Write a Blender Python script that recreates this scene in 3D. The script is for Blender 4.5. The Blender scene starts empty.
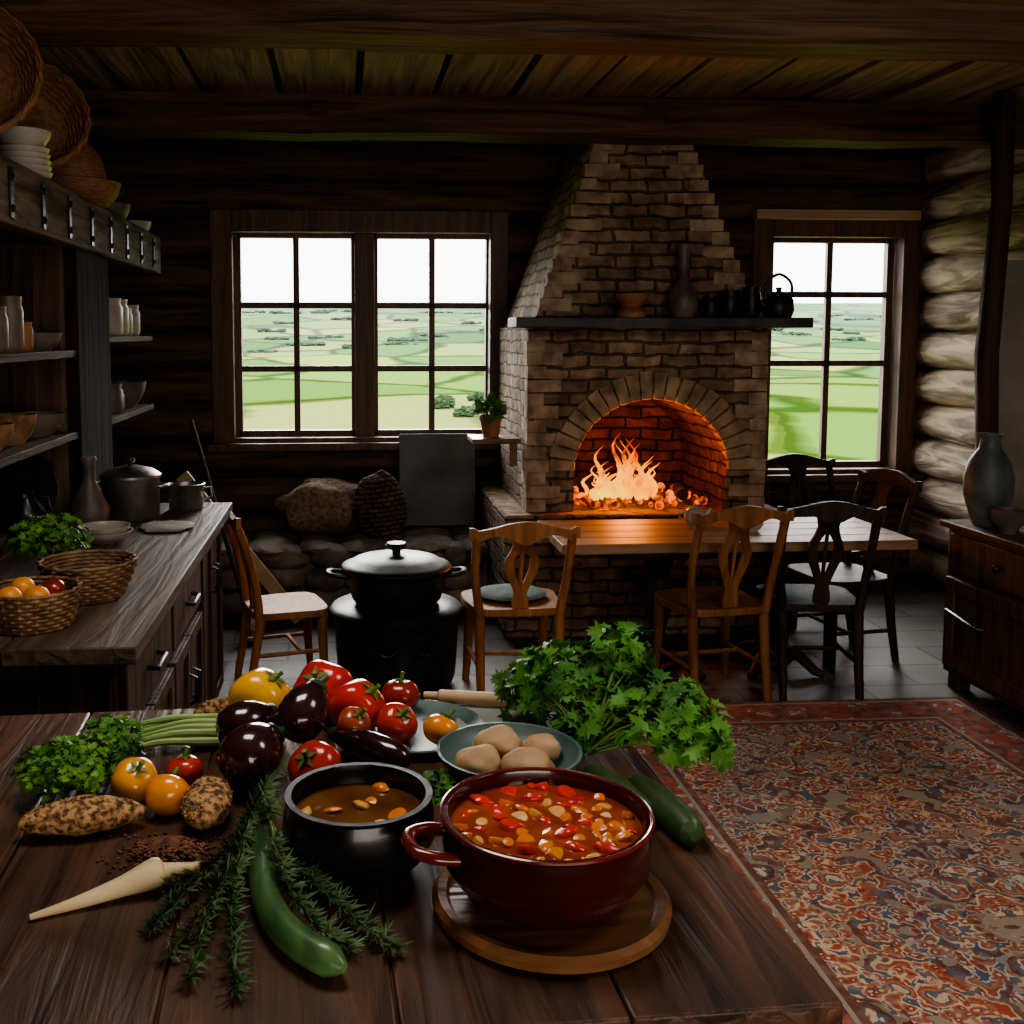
import bpy, math, random
from mathutils import Vector, Matrix, Euler, noise
random.seed(7)
R=random.uniform
COL=bpy.context.scene.collection
pi=math.pi
# ------------------------------------------------------------ materials
def nt(name):
    m=bpy.data.materials.new(name); m.use_nodes=True
    t=m.node_tree; return m,t,t.nodes,t.links,t.nodes['Principled BSDF']
def M(name,c1,c2=None,scale=4,st=(1,1,1),rough=.6,metal=0,bump=.15,dist=0,coat=0,sss=0,p=(.35,.65),bd=.02,spec=.5,rot=(0,0,0),detail=6):
    m,t,n,l,b=nt(name)
    c2=c2 or tuple(min(1,x*1.6) for x in c1)
    tc=n.new('ShaderNodeTexCoord'); mp=n.new('ShaderNodeMapping'); mp.inputs['Scale'].default_value=st; mp.inputs['Rotation'].default_value=rot
    l.new(tc.outputs['Object'],mp.inputs[0])
    nz=n.new('ShaderNodeTexNoise'); nz.inputs['Scale'].default_value=scale; nz.inputs['Detail'].default_value=detail; nz.inputs['Distortion'].default_value=dist
    l.new(mp.outputs[0],nz.inputs['Vector'])
    cr=n.new('ShaderNodeValToRGB'); cr.color_ramp.elements[0].position=p[0]; cr.color_ramp.elements[1].position=p[1]
    cr.color_ramp.elements[0].color=(*c1,1); cr.color_ramp.elements[1].color=(*c2,1)
    l.new(nz.outputs['Fac'],cr.inputs[0]); l.new(cr.outputs[0],b.inputs['Base Color'])
    b.inputs['Roughness'].default_value=rough; b.inputs['Metallic'].default_value=metal
    b.inputs['Coat Weight'].default_value=coat; b.inputs['Specular IOR Level'].default_value=spec
    if sss: b.inputs['Subsurface Weight'].default_value=sss; b.inputs['Subsurface Radius'].default_value=(.02,.01,.005)
    if bump:
        bp=n.new('ShaderNodeBump'); bp.inputs['Strength'].default_value=bump; bp.inputs['Distance'].default_value=bd
        l.new(nz.outputs['Fac'],bp.inputs['Height']); l.new(bp.outputs[0],b.inputs['Normal'])
    return m
def wood(name,c1,c2,axis='y',scale=5,rough=.55,bump=.5,bd=.01,coat=0,spec=.5):
    st={'x':(.12,1.6,1.6),'y':(1.6,.12,1.6),'z':(1.6,1.6,.12)}[axis]
    return M(name,c1,c2,scale*2.2,st,rough,0,bump,1.2,coat=coat,p=(.3,.7),bd=bd,detail=8,spec=spec)
def brickmat(name,c1,c2,mortar,w=.21,h=.07,bump=.8,rough=.85,wob=.05,ms=.009,bd=.022):
    m,t,n,l,b=nt(name)
    tc=n.new('ShaderNodeTexCoord'); sp=n.new('ShaderNodeSeparateXYZ'); l.new(tc.outputs['Object'],sp.inputs[0])
    ad=n.new('ShaderNodeMath'); l.new(sp.outputs[0],ad.inputs[0]); l.new(sp.outputs[1],ad.inputs[1])
    cb=n.new('ShaderNodeCombineXYZ'); l.new(ad.outputs[0],cb.inputs[0]); l.new(sp.outputs[2],cb.inputs[1])
    nz=n.new('ShaderNodeTexNoise'); nz.inputs['Scale'].default_value=8; nz.inputs['Detail'].default_value=4; l.new(tc.outputs['Object'],nz.inputs['Vector'])
    mx=n.new('ShaderNodeVectorMath'); mx.operation='SCALE'; l.new(nz.outputs['Color'],mx.inputs[0]); mx.inputs['Scale'].default_value=wob
    va=n.new('ShaderNodeVectorMath'); l.new(cb.outputs[0],va.inputs[0]); l.new(mx.outputs[0],va.inputs[1])
    br=n.new('ShaderNodeTexBrick'); l.new(va.outputs[0],br.inputs['Vector'])
    br.inputs['Color1'].default_value=(*c1,1); br.inputs['Color2'].default_value=(*c2,1); br.inputs['Mortar'].default_value=(*mortar,1)
    br.inputs['Scale'].default_value=1; br.inputs['Brick Width'].default_value=w; br.inputs['Row Height'].default_value=h
    br.inputs['Mortar Size'].default_value=ms; br.inputs['Mortar Smooth'].default_value=.7
    n2=n.new('ShaderNodeTexNoise'); n2.inputs['Scale'].default_value=13; n2.inputs['Detail'].default_value=10; l.new(tc.outputs['Object'],n2.inputs['Vector'])
    n3=n.new('ShaderNodeTexNoise'); n3.inputs['Scale'].default_value=2.2; n3.inputs['Detail'].default_value=4; l.new(tc.outputs['Object'],n3.inputs['Vector'])
    mc=n.new('ShaderNodeMix'); mc.data_type='RGBA'; mc.blend_type='MULTIPLY'; mc.inputs[0].default_value=.9
    cr=n.new('ShaderNodeValToRGB'); cr.color_ramp.elements[0].position=.3; cr.color_ramp.elements[0].color=(.28,.26,.24,1); cr.color_ramp.elements[1].position=.68
    l.new(n2.outputs['Fac'],cr.inputs[0]); l.new(br.outputs['Color'],mc.inputs[6]); l.new(cr.outputs[0],mc.inputs[7])
    md=n.new('ShaderNodeMix'); md.data_type='RGBA'; md.blend_type='MULTIPLY'; md.inputs[0].default_value=.8
    c3=n.new('ShaderNodeValToRGB'); c3.color_ramp.elements[0].position=.35; c3.color_ramp.elements[0].color=(.45,.42,.4,1); c3.color_ramp.elements[1].position=.6
    l.new(n3.outputs['Fac'],c3.inputs[0]); l.new(mc.outputs[2],md.inputs[6]); l.new(c3.outputs[0],md.inputs[7]); l.new(md.outputs[2],b.inputs['Base Color'])
    s=n.new('ShaderNodeMath'); s.operation='SUBTRACT'; l.new(n2.outputs['Fac'],s.inputs[0]); l.new(br.outputs['Fac'],s.inputs[1])
    bp=n.new('ShaderNodeBump'); bp.inputs['Strength'].default_value=bump; bp.inputs['Distance'].default_value=bd
    l.new(s.outputs[0],bp.inputs['Height']); l.new(bp.outputs[0],b.inputs['Normal']); b.inputs['Roughness'].default_value=rough
    b.inputs['Specular IOR Level'].default_value=.25
    return m
def emis(name,col,s,c2=None,scale=8,p=(.4,.6)):
    m,t,n,l,b=nt(name)
    b.inputs['Base Color'].default_value=(.02,.01,.01,1)
    if c2:
        tc=n.new('ShaderNodeTexCoord');nz=n.new('ShaderNodeTexNoise'); nz.inputs['Scale'].default_value=scale; l.new(tc.outputs['Object'],nz.inputs['Vector'])
        cr=n.new('ShaderNodeValToRGB'); cr.color_ramp.elements[0].color=(*c2,1); cr.color_ramp.elements[1].color=(*col,1)
        cr.color_ramp.elements[0].position=p[0]; cr.color_ramp.elements[1].position=p[1]
        l.new(nz.outputs['Fac'],cr.inputs[0]); l.new(cr.outputs[0],b.inputs['Emission Color'])
    else: b.inputs['Emission Color'].default_value=(*col,1)
    b.inputs['Emission Strength'].default_value=s
    return m
# ------------------------------------------------------------ mesh builder
class B:
    def __init__(s): s.v=[];s.f=[];s.m=[];s.mi=0
    def add(s,vs,fs,T=None):
        o=len(s.v)
        if T is not None: vs=[T@Vector(v) for v in vs]
        s.v+=[tuple(v) for v in vs]; s.f+=[tuple(i+o for i in f) for f in fs]; s.m+=[s.mi]*len(fs); return s
    def box(s,c,d,rot=None):
        x,y,z=d[0]/2,d[1]/2,d[2]/2
        vs=[(-x,-y,-z),(x,-y,-z),(x,y,-z),(-x,y,-z),(-x,-y,z),(x,-y,z),(x,y,z),(-x,y,z)]
        T=Matrix.Translation(c)
        if rot: T=T@Euler(rot).to_matrix().to_4x4()
        return s.add(vs,[(0,3,2,1),(4,5,6,7),(0,1,5,4),(1,2,6,5),(2,3,7,6),(3,0,4,7)],T)
    def bb(s,x0,x1,y0,y1,z0,z1): return s.box(((x0+x1)/2,(y0+y1)/2,(z0+z1)/2),(x1-x0,y1-y0,z1-z0))
    def lathe(s,prof,seg=32,c=(0,0,0),T=None,wob=0):
        vs=[];fs=[]
        for (r,z) in prof:
            for k in range(seg):
                a=2*pi*k/seg; q=r*(1+wob*math.sin(3*a+z*20))
                vs.append((q*math.cos(a)+c[0],q*math.sin(a)+c[1],z+c[2]))
        for i in range(len(prof)-1):
            for k in range(seg):
                k2=(k+1)%seg; fs.append((i*seg+k,i*seg+k2,(i+1)*seg+k2,(i+1)*seg+k))
        if prof[0][0]>1e-4: fs.append(tuple(reversed(range(seg))))
        if prof[-1][0]>1e-4: fs.append(tuple((len(prof)-1)*seg+k for k in range(seg)))
        return s.add(vs,fs,T)
    def tube(s,pts,rads,seg=10,closed=False,flat=1.0,T=None):
        pts=[Vector(p) for p in pts]; n=len(pts)
        if not hasattr(rads,'__len__'): rads=[rads]*n
        vs=[];fs=[];side=None
        for i,p in enumerate(pts):
            if closed: t=pts[(i+1)%n]-pts[i-1]
            else: t=pts[min(i+1,n-1)]-pts[max(i-1,0)]
            t.normalize()
            if side is None:
                up=Vector((0,0,1)) if abs(t.z)<.9 else Vector((1,0,0)); side=t.cross(up).normalized()
            else:
                side=(side-t*side.dot(t)).normalized()
            u=side.cross(t)
            for k in range(seg):
                a=2*pi*k/seg; vs.append(p+(side*math.cos(a)+u*math.sin(a)*flat)*rads[i])
        m=n if closed else n-1
        for i in range(m):
            for k in range(seg):
                k2=(k+1)%seg; j=(i+1)%n; fs.append((i*seg+k,i*seg+k2,j*seg+k2,j*seg+k))
        if not closed: fs.append(tuple(reversed(range(seg)))); fs.append(tuple((n-1)*seg+k for k in range(seg)))
        return s.add(vs,fs,T)
    def ball(s,c=(0,0,0),r=(1,1,1),seg=24,rings=14,lobes=0,amp=0,dent=0,nz=0,ns=3,T=None,seed=0):
        if not hasattr(r,'__len__'): r=(r,r,r)
        vs=[];fs=[]
        for i in range(rings+1):
            ph=pi*i/rings
            for k in range(seg):
                a=2*pi*k/seg
                q=1+amp*math.cos(lobes*a)*math.sin(ph)**.6
                x=math.sin(ph)*math.cos(a)*q;y=math.sin(ph)*math.sin(a)*q
                z=math.cos(ph)-dent*math.exp(-(ph/.45)**2)+dent*.6*math.exp(-((pi-ph)/.4)**2)
                if nz:
                    w=1+nz*noise.noise(Vector((x,y,z))*ns+Vector((seed,seed*2.1,0))); x*=w;y*=w;z*=w
                vs.append((c[0]+x*r[0],c[1]+y*r[1],c[2]+z*r[2]))
        for i in range(rings):
            for k in range(seg):
                k2=(k+1)%seg; fs.append((i*seg+k,(i+1)*seg+k,(i+1)*seg+k2,i*seg+k2))
        return s.add(vs,fs,T)
    def extr(s,pts,y0,y1,T=None,fn=None):
        n=len(pts); vs=[(x,y0,z) for x,z in pts]+[(x,y1,z) for x,z in pts]
        if fn: vs=[fn(*v) for v in vs]
        fs=[tuple(range(n)),tuple(reversed(range(n,2*n)))]+[(i,i+n,(i+1)%n+n,(i+1)%n) for i in range(n)]
        return s.add(vs,fs,T)
def mesh(name,b,mats,loc=(0,0,0),rot=(0,0,0),parent=None,bev=0,ang=40,sub=0,label=None,solid=0):
    me=bpy.data.meshes.new(name); me.from_pydata(b.v,[],b.f)
    if not isinstance(mats,(list,tuple)): mats=[mats]
    for m in mats: me.materials.append(m)
    me.polygons.foreach_set('material_index',b.m)
    me.validate(); me.shade_smooth(); me.set_sharp_from_angle(angle=math.radians(ang)); me.update()
    o=bpy.data.objects.new(name,me); COL.objects.link(o); o.location=loc; o.rotation_euler=rot
    if parent: o.parent=parent
    if label: o['label']=label
    if bev:
        m=o.modifiers.new('b','BEVEL'); m.width=bev; m.segments=2; m.limit_method='ANGLE'
    if sub:
        m=o.modifiers.new('s','SUBSURF'); m.levels=sub; m.render_levels=sub
    return o
def tag(o,label,cat,group=None,kind=None):
    o['label']=label; o['category']=cat
    if group: o['group']=group
    if kind: o['kind']=kind
    return o
def empty(name,loc,rot,label,cat,group=None):
    o=bpy.data.objects.new(name,None); COL.objects.link(o); o.location=loc; o.rotation_euler=rot; o.empty_display_size=.1
    return tag(o,label,cat,group)
def struct(name,b,mats,label,bev=0,**k):
    o=mesh(name,b,mats,bev=bev,**k); o['kind']='structure'; o['label']=label; o['category']=name.split('_')[0]; return o
# ------------------------------------------------------------ material set
LOG=M('log',(.04,.024,.014),(.16,.097,.055),9,(.15,1.5,1.5),.75,0,.6,1.0,bd=.03,spec=.3)
LOGL=M('logl',(.035,.021,.013),(.12,.075,.045),9,(1.5,.15,1.5),.75,0,.6,1.0,bd=.03,spec=.3)
LOGR=M('logr',(.17,.125,.08),(.62,.48,.34),7,(1.5,.25,1.5),.8,0,.9,1.6,bd=.03)
DARKWALL=M('dwall',(.02,.014,.01),(.06,.04,.026),5,rough=.9)
CEILM=wood('ceilw',(.09,.058,.040),(.40,.28,.195),'y',4,.65,1.0,.025)
BEAM=wood('beam',(.04,.022,.012),(.19,.105,.056),'x',4,.6,1.0,.03,spec=.35)
POSTW=wood('postw',(.016,.010,.007),(.075,.045,.027),'z',4,.7,1.0,.03,spec=.3)
FRAMEW=wood('framew',(.05,.025,.014),(.16,.08,.042),'z',5,.5,.4)
COUNTER=wood('counter',(.035,.023,.015),(.125,.088,.06),'y',5,.6,.8,spec=.3)
CAB=wood('cab',(.032,.018,.011),(.125,.072,.042),'z',5,.65,.7,spec=.35)
UPR=wood('upr',(.010,.006,.004),(.035,.021,.013),'z',5,.9,.7,spec=.1)
SHELF=wood('shelf',(.03,.02,.013),(.10,.066,.044),'y',5,.75,.8,.02,spec=.25)
TABW=wood('tabw',(.022,.010,.006),(.125,.057,.032),'y',6,.44,.9,.010,spec=.4)
CHW=wood('chw',(.22,.078,.024),(.44,.19,.07),'z',5,.55,.2,spec=.22)
CHW2=wood('chw2',(.13,.05,.018),(.32,.14,.055),'z',5,.55,.2,spec=.22)
CHD=wood('chd',(.014,.009,.007),(.055,.033,.022),'z',5,.55,.2,spec=.22)
DTAB=wood('dtab',(.22,.12,.06),(.44,.27,.15),'x',4,.5,.4,spec=.35)
PALEW=wood('palew',(.38,.24,.12),(.62,.44,.26),'x',5,.5,.2)
BOARDW=wood('boardw',(.08,.032,.012),(.25,.115,.045),'x',6,.35,.4)
IRON=M('iron',(.007,.008,.009),(.024,.026,.028),18,rough=.42,metal=.3,bump=.2,bd=.004)
ENAM=M('enam',(.003,.003,.0035),(.008,.008,.009),9,rough=.28,bump=.05,coat=.2,spec=.4)
REDEN=M('reden',(.022,.003,.002),(.05,.005,.0035),5,rough=.22,bump=0,coat=.4)
REDH=M('redh',(.10,.009,.006),(.17,.016,.009),5,rough=.2,bump=0,coat=.5)
STEEL=M('steel',(.22,.22,.22),(.42,.41,.39),12,rough=.38,metal=.9,bump=.05)
BRICK=brickmat('brick',(.52,.36,.235),(.33,.22,.14),(.17,.13,.095),bump=1.0)
QUOIN=M('quoin',(.22,.15,.10),(.50,.36,.245),11,rough=.9,bump=.9,bd=.012,spec=.2)
BRICKIN=brickmat('brickin',(.26,.09,.04),(.14,.05,.026),(.03,.02,.015))
STONE=M('stone',(.09,.074,.06),(.29,.24,.195),6,rough=.9,bump=.8,bd=.03)
SLATE=M('slate',(.035,.046,.05),(.09,.11,.115),4,rough=.45,bump=.15)
CERAM=M('ceram',(.36,.32,.27),(.54,.50,.43),6,rough=.35,bump=.05)
CERD=M('cerd',(.06,.05,.042),(.17,.14,.115),6,rough=.45,bump=.1)
TEAL=M('teal',(.06,.10,.10),(.15,.22,.21),5,rough=.4,bump=.05,spec=.35)
VASEM=M('vase',(.05,.065,.068),(.15,.175,.17),4,rough=.5,bump=.25,dist=1)
TERRA=M('terra',(.22,.085,.04),(.36,.165,.08),5,rough=.6,bump=.1)
WICK=M('wick',(.10,.05,.02),(.30,.165,.075),20,rough=.7,bump=.3,bd=.005)
WICKB=M('wickb',(.20,.09,.042),(.40,.20,.095),30,(1,1,5),.65,0,.5,bd=.006)
BURL=M('burl',(.12,.084,.055),(.33,.24,.155),40,rough=.95,bump=.8,bd=.01)
CLOTH=M('cloth',(.2,.18,.15),(.32,.29,.25),12,rough=.9,bump=.2)
def veg(n,a,b,rough=.22,scale=3,coat=.3,sss=.1,bump=.03): return M(n,a,b,scale,rough=rough,coat=coat,sss=sss,bump=bump,bd=.004)
TOMR=veg('tomr',(.42,.015,.006),(.62,.05,.012)); TOMY=veg('tomy',(.75,.26,.012),(.85,.42,.03)); TOMO=veg('tomo',(.72,.17,.01),(.82,.31,.03))
PEPY=veg('pepy',(.78,.36,.015),(.88,.50,.03)); PEPR=veg('pepr',(.48,.014,.006),(.64,.035,.01)); TOMD=veg('tomd',(.16,.015,.01),(.35,.03,.015))
EGG=veg('egg',(.014,.005,.008),(.05,.013,.018),.18,coat=.6,sss=0); TOMB=veg('tomb',(.30,.05,.02),(.45,.10,.03))
ORG=veg('org',(.75,.25,.02),(.8,.32,.03),.4,30,0)
ZUC=M('zuc',(.025,.075,.025),(.10,.20,.07),8,(3,.4,3),.35,0,.08,bd=.003,coat=.2)
ZUCD=M('zucd',(.012,.03,.010),(.045,.08,.027),12,(2,.5,2),.4,0,.1,bd=.003)
STEM=M('stem',(.06,.13,.02),(.14,.24,.05),8,rough=.5,bump=.05)
PALEST=M('palest',(.14,.26,.05),(.42,.52,.22),5,(.3,3,3),.4,0,.1)
LEAF=M('leaf',(.024,.10,.012),(.10,.26,.032),9,rough=.55,bump=.05,sss=0,spec=.35)
LEAF2=M('leaf2',(.036,.13,.014),(.15,.31,.035),12,rough=.55,bump=.05,spec=.35)
HERB=M('herb',(.034,.085,.03),(.13,.21,.085),12,rough=.6,bump=.05)
PARS=M('pars',(.50,.36,.19),(.68,.53,.32),9,(.5,3,3),.55,0,.2,bd=.003)
BREAD=M('bread',(.085,.035,.013),(.50,.29,.13),95,rough=.9,bump=1.0,bd=.006,p=(.40,.60),detail=3)
BUN=M('bun',(.36,.21,.10),(.60,.41,.24),6,rough=.7,bump=.2,sss=.05)
GRAIN=M('grain',(.09,.028,.014),(.27,.11,.055),60,rough=.8,bump=.6,bd=.004)
BROTH=M('broth',(.26,.030,.006),(.44,.09,.012),14,rough=.12,bump=.15,coat=.5,bd=.004)
BROTHD=M('brothd',(.10,.036,.010),(.21,.085,.022),10,rough=.1,bump=.1,coat=.5,bd=.004)
CARR=veg('carr',(.80,.17,.010),(.86,.28,.02),coat=.15); CHR=veg('chr',(.64,.025,.008),(.76,.05,.012),coat=.15); CHY=veg('chy',(.66,.32,.06),(.76,.44,.11),.4,coat=0)
CHAR=M('char',(.02,.01,.006),(.07,.03,.015),14,rough=.9,bump=.8)
# ------------------------------------------------------------ room
XL,XR,YB,ZC=-1.72,3.98,7.0,2.95
m,t,n,l,b_=nt('floorm')
tc=n.new('ShaderNodeTexCoord'); br=n.new('ShaderNodeTexBrick'); l.new(tc.outputs['Object'],br.inputs['Vector'])
br.inputs['Color1'].default_value=(.085,.078,.07,1);br.inputs['Color2'].default_value=(.15,.137,.122,1);br.inputs['Mortar'].default_value=(.015,.014,.013,1)
br.inputs['Scale'].default_value=1;br.inputs['Brick Width'].default_value=.62;br.inputs['Row Height'].default_value=.3;br.inputs['Mortar Size'].default_value=.008
nz=n.new('ShaderNodeTexNoise');nz.inputs['Scale'].default_value=5;nz.inputs['Detail'].default_value=8;l.new(tc.outputs['Object'],nz.inputs['Vector'])
mx=n.new('ShaderNodeMix');mx.data_type='RGBA';mx.blend_type='MULTIPLY';mx.inputs[0].default_value=.7;l.new(br.outputs['Color'],mx.inputs[6]);l.new(nz.outputs['Fac'],mx.inputs[7])
l.new(mx.outputs[2],b_.inputs['Base Color']);b_.inputs['Roughness'].default_value=.5;b_.inputs['Specular IOR Level'].default_value=.4
sb=n.new('ShaderNodeMath');sb.operation='SUBTRACT';l.new(nz.outputs['Fac'],sb.inputs[0]);l.new(br.outputs['Fac'],sb.inputs[1])
bp=n.new('ShaderNodeBump');bp.inputs['Strength'].default_value=.5;bp.inputs['Distance'].default_value=.01;l.new(sb.outputs[0],bp.inputs['Height']);l.new(bp.outputs[0],b_.inputs['Normal'])
FLOORM=m
struct('floor',B().bb(XL-.2,XR+.2,-.8,YB+.2,-.1,0),FLOORM,'dark slate tile floor')
b=B(); x=XL-.2
while x<XR+.2:
    w=.40; b.box((x+w/2,3.2,ZC+.03+R(-.012,.012)),(w-.035,8.2,.05),(0,R(-.02,.02),0)); x+=w
b.bb(XL-.2,XR+.2,-.8,YB+.2,ZC+.08,ZC+.14)
struct('ceiling',b,CEILM,'weathered dark plank ceiling')
for i,(y,zz,h) in enumerate([(5.75,2.85,.2),(3.95,2.86,.2),(2.0,2.86,.2)]):
    b=B()
    pts=[(XL-.1+k*.2,y+.015*noise.noise(Vector((k*.5,y,0))),zz+.012*noise.noise(Vector((k*.4,y,5)))) for k in range(30)]
    vs=[];fs=[]
    for p in pts:
        for dy,dz in [(-.13,-.08),(-.11,-.1),(.11,-.1),(.13,-.08),(.13,.1),(-.13,.1)]: vs.append((p[0],p[1]+dy,p[2]+dz*(1+.08*noise.noise(Vector((p[0]*3,dy*9,y))))))
    for k in range(29):
        for j in range(6): fs.append((k*6+j,k*6+(j+1)%6,k*6+6+(j+1)%6,k*6+6+j))
    b.add(vs,fs)
    struct('trim_%d'%(i+1),b,BEAM,'rough-hewn dark ceiling beam')
W1=(-.79,1.03,1.00,2.45); W2=(2.80,3.84,.76,2.44)
def holes(z0,z1):
    iv=[(XL-.1,XR+.1)]
    for (a,c,d,e) in (W1,W2):
        if z1>d+.02 and z0<e-.02:
            out=[]
            for (p,q) in iv:
                if a>p and c<q: out+=[(p,a),(c,q)]
                else: out.append((p,q))
            iv=out
    return iv
b=B()
zs=sorted([0,W1[2],W1[3],W2[2],W2[3],3.1])
for z0,z1 in zip(zs[:-1],zs[1:]):
    for p,q in holes(z0,z1): b.bb(p,q,YB+.03,YB+.22,z0,z1)
rng=.125; z=.13
while z<3.05:
    for p,q in holes(z-rng*.55,z+rng*.55):
        nn=max(3,int((q-p)/.18)); pts=[];rr=[]
        for k in range(nn+1):
            xx=p+(q-p)*k/nn; pts.append((xx,YB+.05,z+.012*noise.noise(Vector((xx,z*7,1))))); rr.append(rng*(1.04+.09*noise.noise(Vector((xx*1.3,z*5,3)))))
        b.tube(pts,rr,14)
    z+=.245
struct('wall_back',b,LOG,'dark round-log wall')
def logwall(x,mat,name,label,amp=.14):
    b=B(); sgn=1 if x>0 else -1
    b.bb(min(x+sgn*.05,x+sgn*.25),max(x+sgn*.05,x+sgn*.25),-.8,YB+.2,0,3.1)
    z=.13
    while z<3.05:
        pts=[];rr=[]
        for k in range(42):
            yy=-.7+k*.19; pts.append((x+sgn*.03+.015*noise.noise(Vector((yy,z*3,8))),yy,z+.015*noise.noise(Vector((yy,z*7,2))))); rr.append(rng*(1.0+amp*noise.noise(Vector((yy*1.6,z*5,9)))))
        b.tube(pts,rr,14); z+=.245
    struct(name,b,mat,label)
logwall(XR,LOGR,'wall_right','weathered round-log wall',.22); logwall(XL,LOGL,'wall_left','dark round-log wall')
struct('wall_front',B().bb(XL-.2,XR+.2,-.95,-.8,0,3.1),DARKWALL,'dark timber wall')
def window(idx,W,sash,zb):
    x0,x1,z0,z1=W; b=B(); f=.07
    y0,y1=YB-.09,YB+.16
    b.bb(x0-.07,x0+f,y0,y1,z0-.05,z1+.05);b.bb(x1-f,x1+.05,y0,y1,z0-.05,z1+.05)
    b.bb(x0+f,x1-f,y0,y1,z1-f-.02,z1+.05);b.bb(x0+f,x1-f,y0,y1,z0-.05,z0+.02)
    b.bb(x0-.1,x1+.1,y0-.07,y0,z0-.06,z0-.01)
    for (a,c) in sash:
        for s in (a,c): b.bb(s-.024,s+.024,YB+.02,YB+.08,z0+.02,z1-f)
        b.bb((a+c)/2-.020,(a+c)/2+.020,YB+.03,YB+.07,z0+.02,z1-f)
        b.bb(a,c,YB+.02,YB+.08,z0+.01,z0+.06); b.bb(a,c,YB+.02,YB+.08,z1-f-.05,z1-f)
        for zz in zb: b.bb(a,c,YB+.03,YB+.07,zz-.020,zz+.020)
    if len(sash)>1: b.bb(sash[0][1],sash[1][0],YB-.02,YB+.1,z0,z1-f)
    struct('window_%d'%idx,b,FRAMEW,'dark brown wooden multi-pane window',bev=.004)
window(1,W1,[(-.70,.07),(.20,.97)],[1.89,1.47]); window(2,W2,[(2.89,3.74)],[1.97,1.50])
struct('trim_4',B().bb(2.72,3.84,YB-.16,YB-.08,2.46,2.52),PALEW,'pale wood lintel board above window')
# ------------------------------------------------------------ fireplace
fp=empty('fireplace',(1.7,5.8,0),(0,0,0),'large brick fireplace with arched opening and tapering hood','fireplace')
inv=Matrix.Translation((-1.7,-5.8,0))
def fpart(name,b,mat,bev=0,**k):
    b.v=[tuple(inv@Vector(v)) for v in b.v]; return mesh(name,b,mat,parent=fp,bev=bev,**k)
YF=YB-.09
fx0,fx1,fy,zt,zb=1.02,2.385,5.8,1.74,.70
cx,hw,zsp,zar=1.727,.44,.93,1.335
def arch(x):
    q=max(0,1-((x-cx)/hw)**2); return zsp+(zar-zsp)*math.sqrt(q)
b=B()
def q(v): b.add(v,[(0,1,2,3)])
q([(fx0,fy,zb),(cx-hw,fy,zb),(cx-hw,fy,zt),(fx0,fy,zt)]); q([(cx+hw,fy,zb),(fx1,fy,zb),(fx1,fy,zt),(cx+hw,fy,zt)])
for k in range(24):
    a,c=cx-hw*math.cos(pi*k/24),cx-hw*math.cos(pi*(k+1)/24); q([(a,fy,arch(a)),(c,fy,arch(c)),(c,fy,zt),(a,fy,zt)])
q([(fx0,YF,zb),(fx0,fy,zb),(fx0,fy,zt),(fx0,YF,zt)]); q([(fx1,fy,zb),(fx1,YF,zb),(fx1,YF,zt),(fx1,fy,zt)])
h0=(1.05,2.36); h1=(1.43,1.92); hz=2.97
hb=[(h0[0],fy+.03,zt),(h0[1],fy+.03,zt),(h0[1],YF,zt),(h0[0],YF,zt),(h1[0],fy+.10,2.85),(h1[1],fy+.10,2.85),(h1[1],YF,2.85),(h1[0],YF,2.85),(h1[0],fy+.10,hz),(h1[1],fy+.10,hz),(h1[1],YF,hz),(h1[0],YF,hz)]
b.add(hb,[(0,1,5,4),(1,2,6,5),(3,0,4,7),(4,5,9,8),(5,6,10,9),(7,4,8,11),(0,3,2,1)])
b.mi=1; random.seed(40); z=zb+.004; j=0
while z<2.80:
    hh=R(.060,.072)
    if z<zt-.07: xl,xr,yf=fx0,fx1,fy
    elif z<zt+.06: z+=.075; j+=1; continue
    else:
        t_=(z+hh/2-zt)/(2.85-zt); xl=h0[0]+(h1[0]-h0[0])*t_; xr=h0[1]+(h1[1]-h0[1])*t_; yf=fy+.03+.07*t_
    for xe,sg in ((xl,1),(xr,-1)):
        L=.19 if (j%2) else .10; L+=R(-.015,.015); D_=.10 if (j%2) else .19
        pr_=R(.002,.010); c0_=xe+sg*(L/2-pr_)
        b.box((c0_,yf+D_/2-R(.003,.010),z+hh/2),(L,D_,hh),(R(-.03,.03),R(-.03,.03),R(-.03,.03)))
    z+=.075; j+=1
b.mi=0
random.seed(7)
fpart('chimney_breast',b,[BRICK,QUOIN])
b=B(); yb=6.62
pr=[(cx-hw,zb)]+[(cx-hw*math.cos(pi*k/24),arch(cx-hw*math.cos(pi*k/24))) for k in range(25)]+[(cx+hw,zb)]
for (a,za),(c,zc) in zip(pr[:-1],pr[1:]): q([(a,fy,za),(a,yb,za),(c,yb,zc),(c,fy,zc)])
b.add([(x,yb,z) for x,z in pr],[tuple(range(len(pr)))])
fpart('firebox',b,BRICKIN)
b=B(); N=22
for k in range(N):
    a0=pi*(k+.06)/N; a1=pi*(k+.94)/N; o_=R(-.012,.012)
    P=[]
    for a,e in ((a0,0),(a1,0),(a1,.15+o_),(a0,.15+o_)):
        P.append((cx-(hw+e)*math.cos(a),zsp+(zar-zsp+e)*math.sin(a)))
    b.extr(P,fy-.02-R(0,.014),fy+.05)
fpart('arch',b,M('archb',(.20,.135,.085),(.48,.34,.22),9,rough=.9,bump=.9,spec=.2),bev=.006)
b=B()
b.bb(.88,2.5,5.69,YF,0,.70)
fpart('hearth_base',b,BRICK,bev=.02)
b=B(); b.bb(.92,2.56,5.60,5.9,1.735,1.79)
fpart('mantel_shelf',b,M('mantel',(.02,.022,.022),(.07,.074,.07),6,rough=.55,bump=.3),bev=.006)
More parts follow.
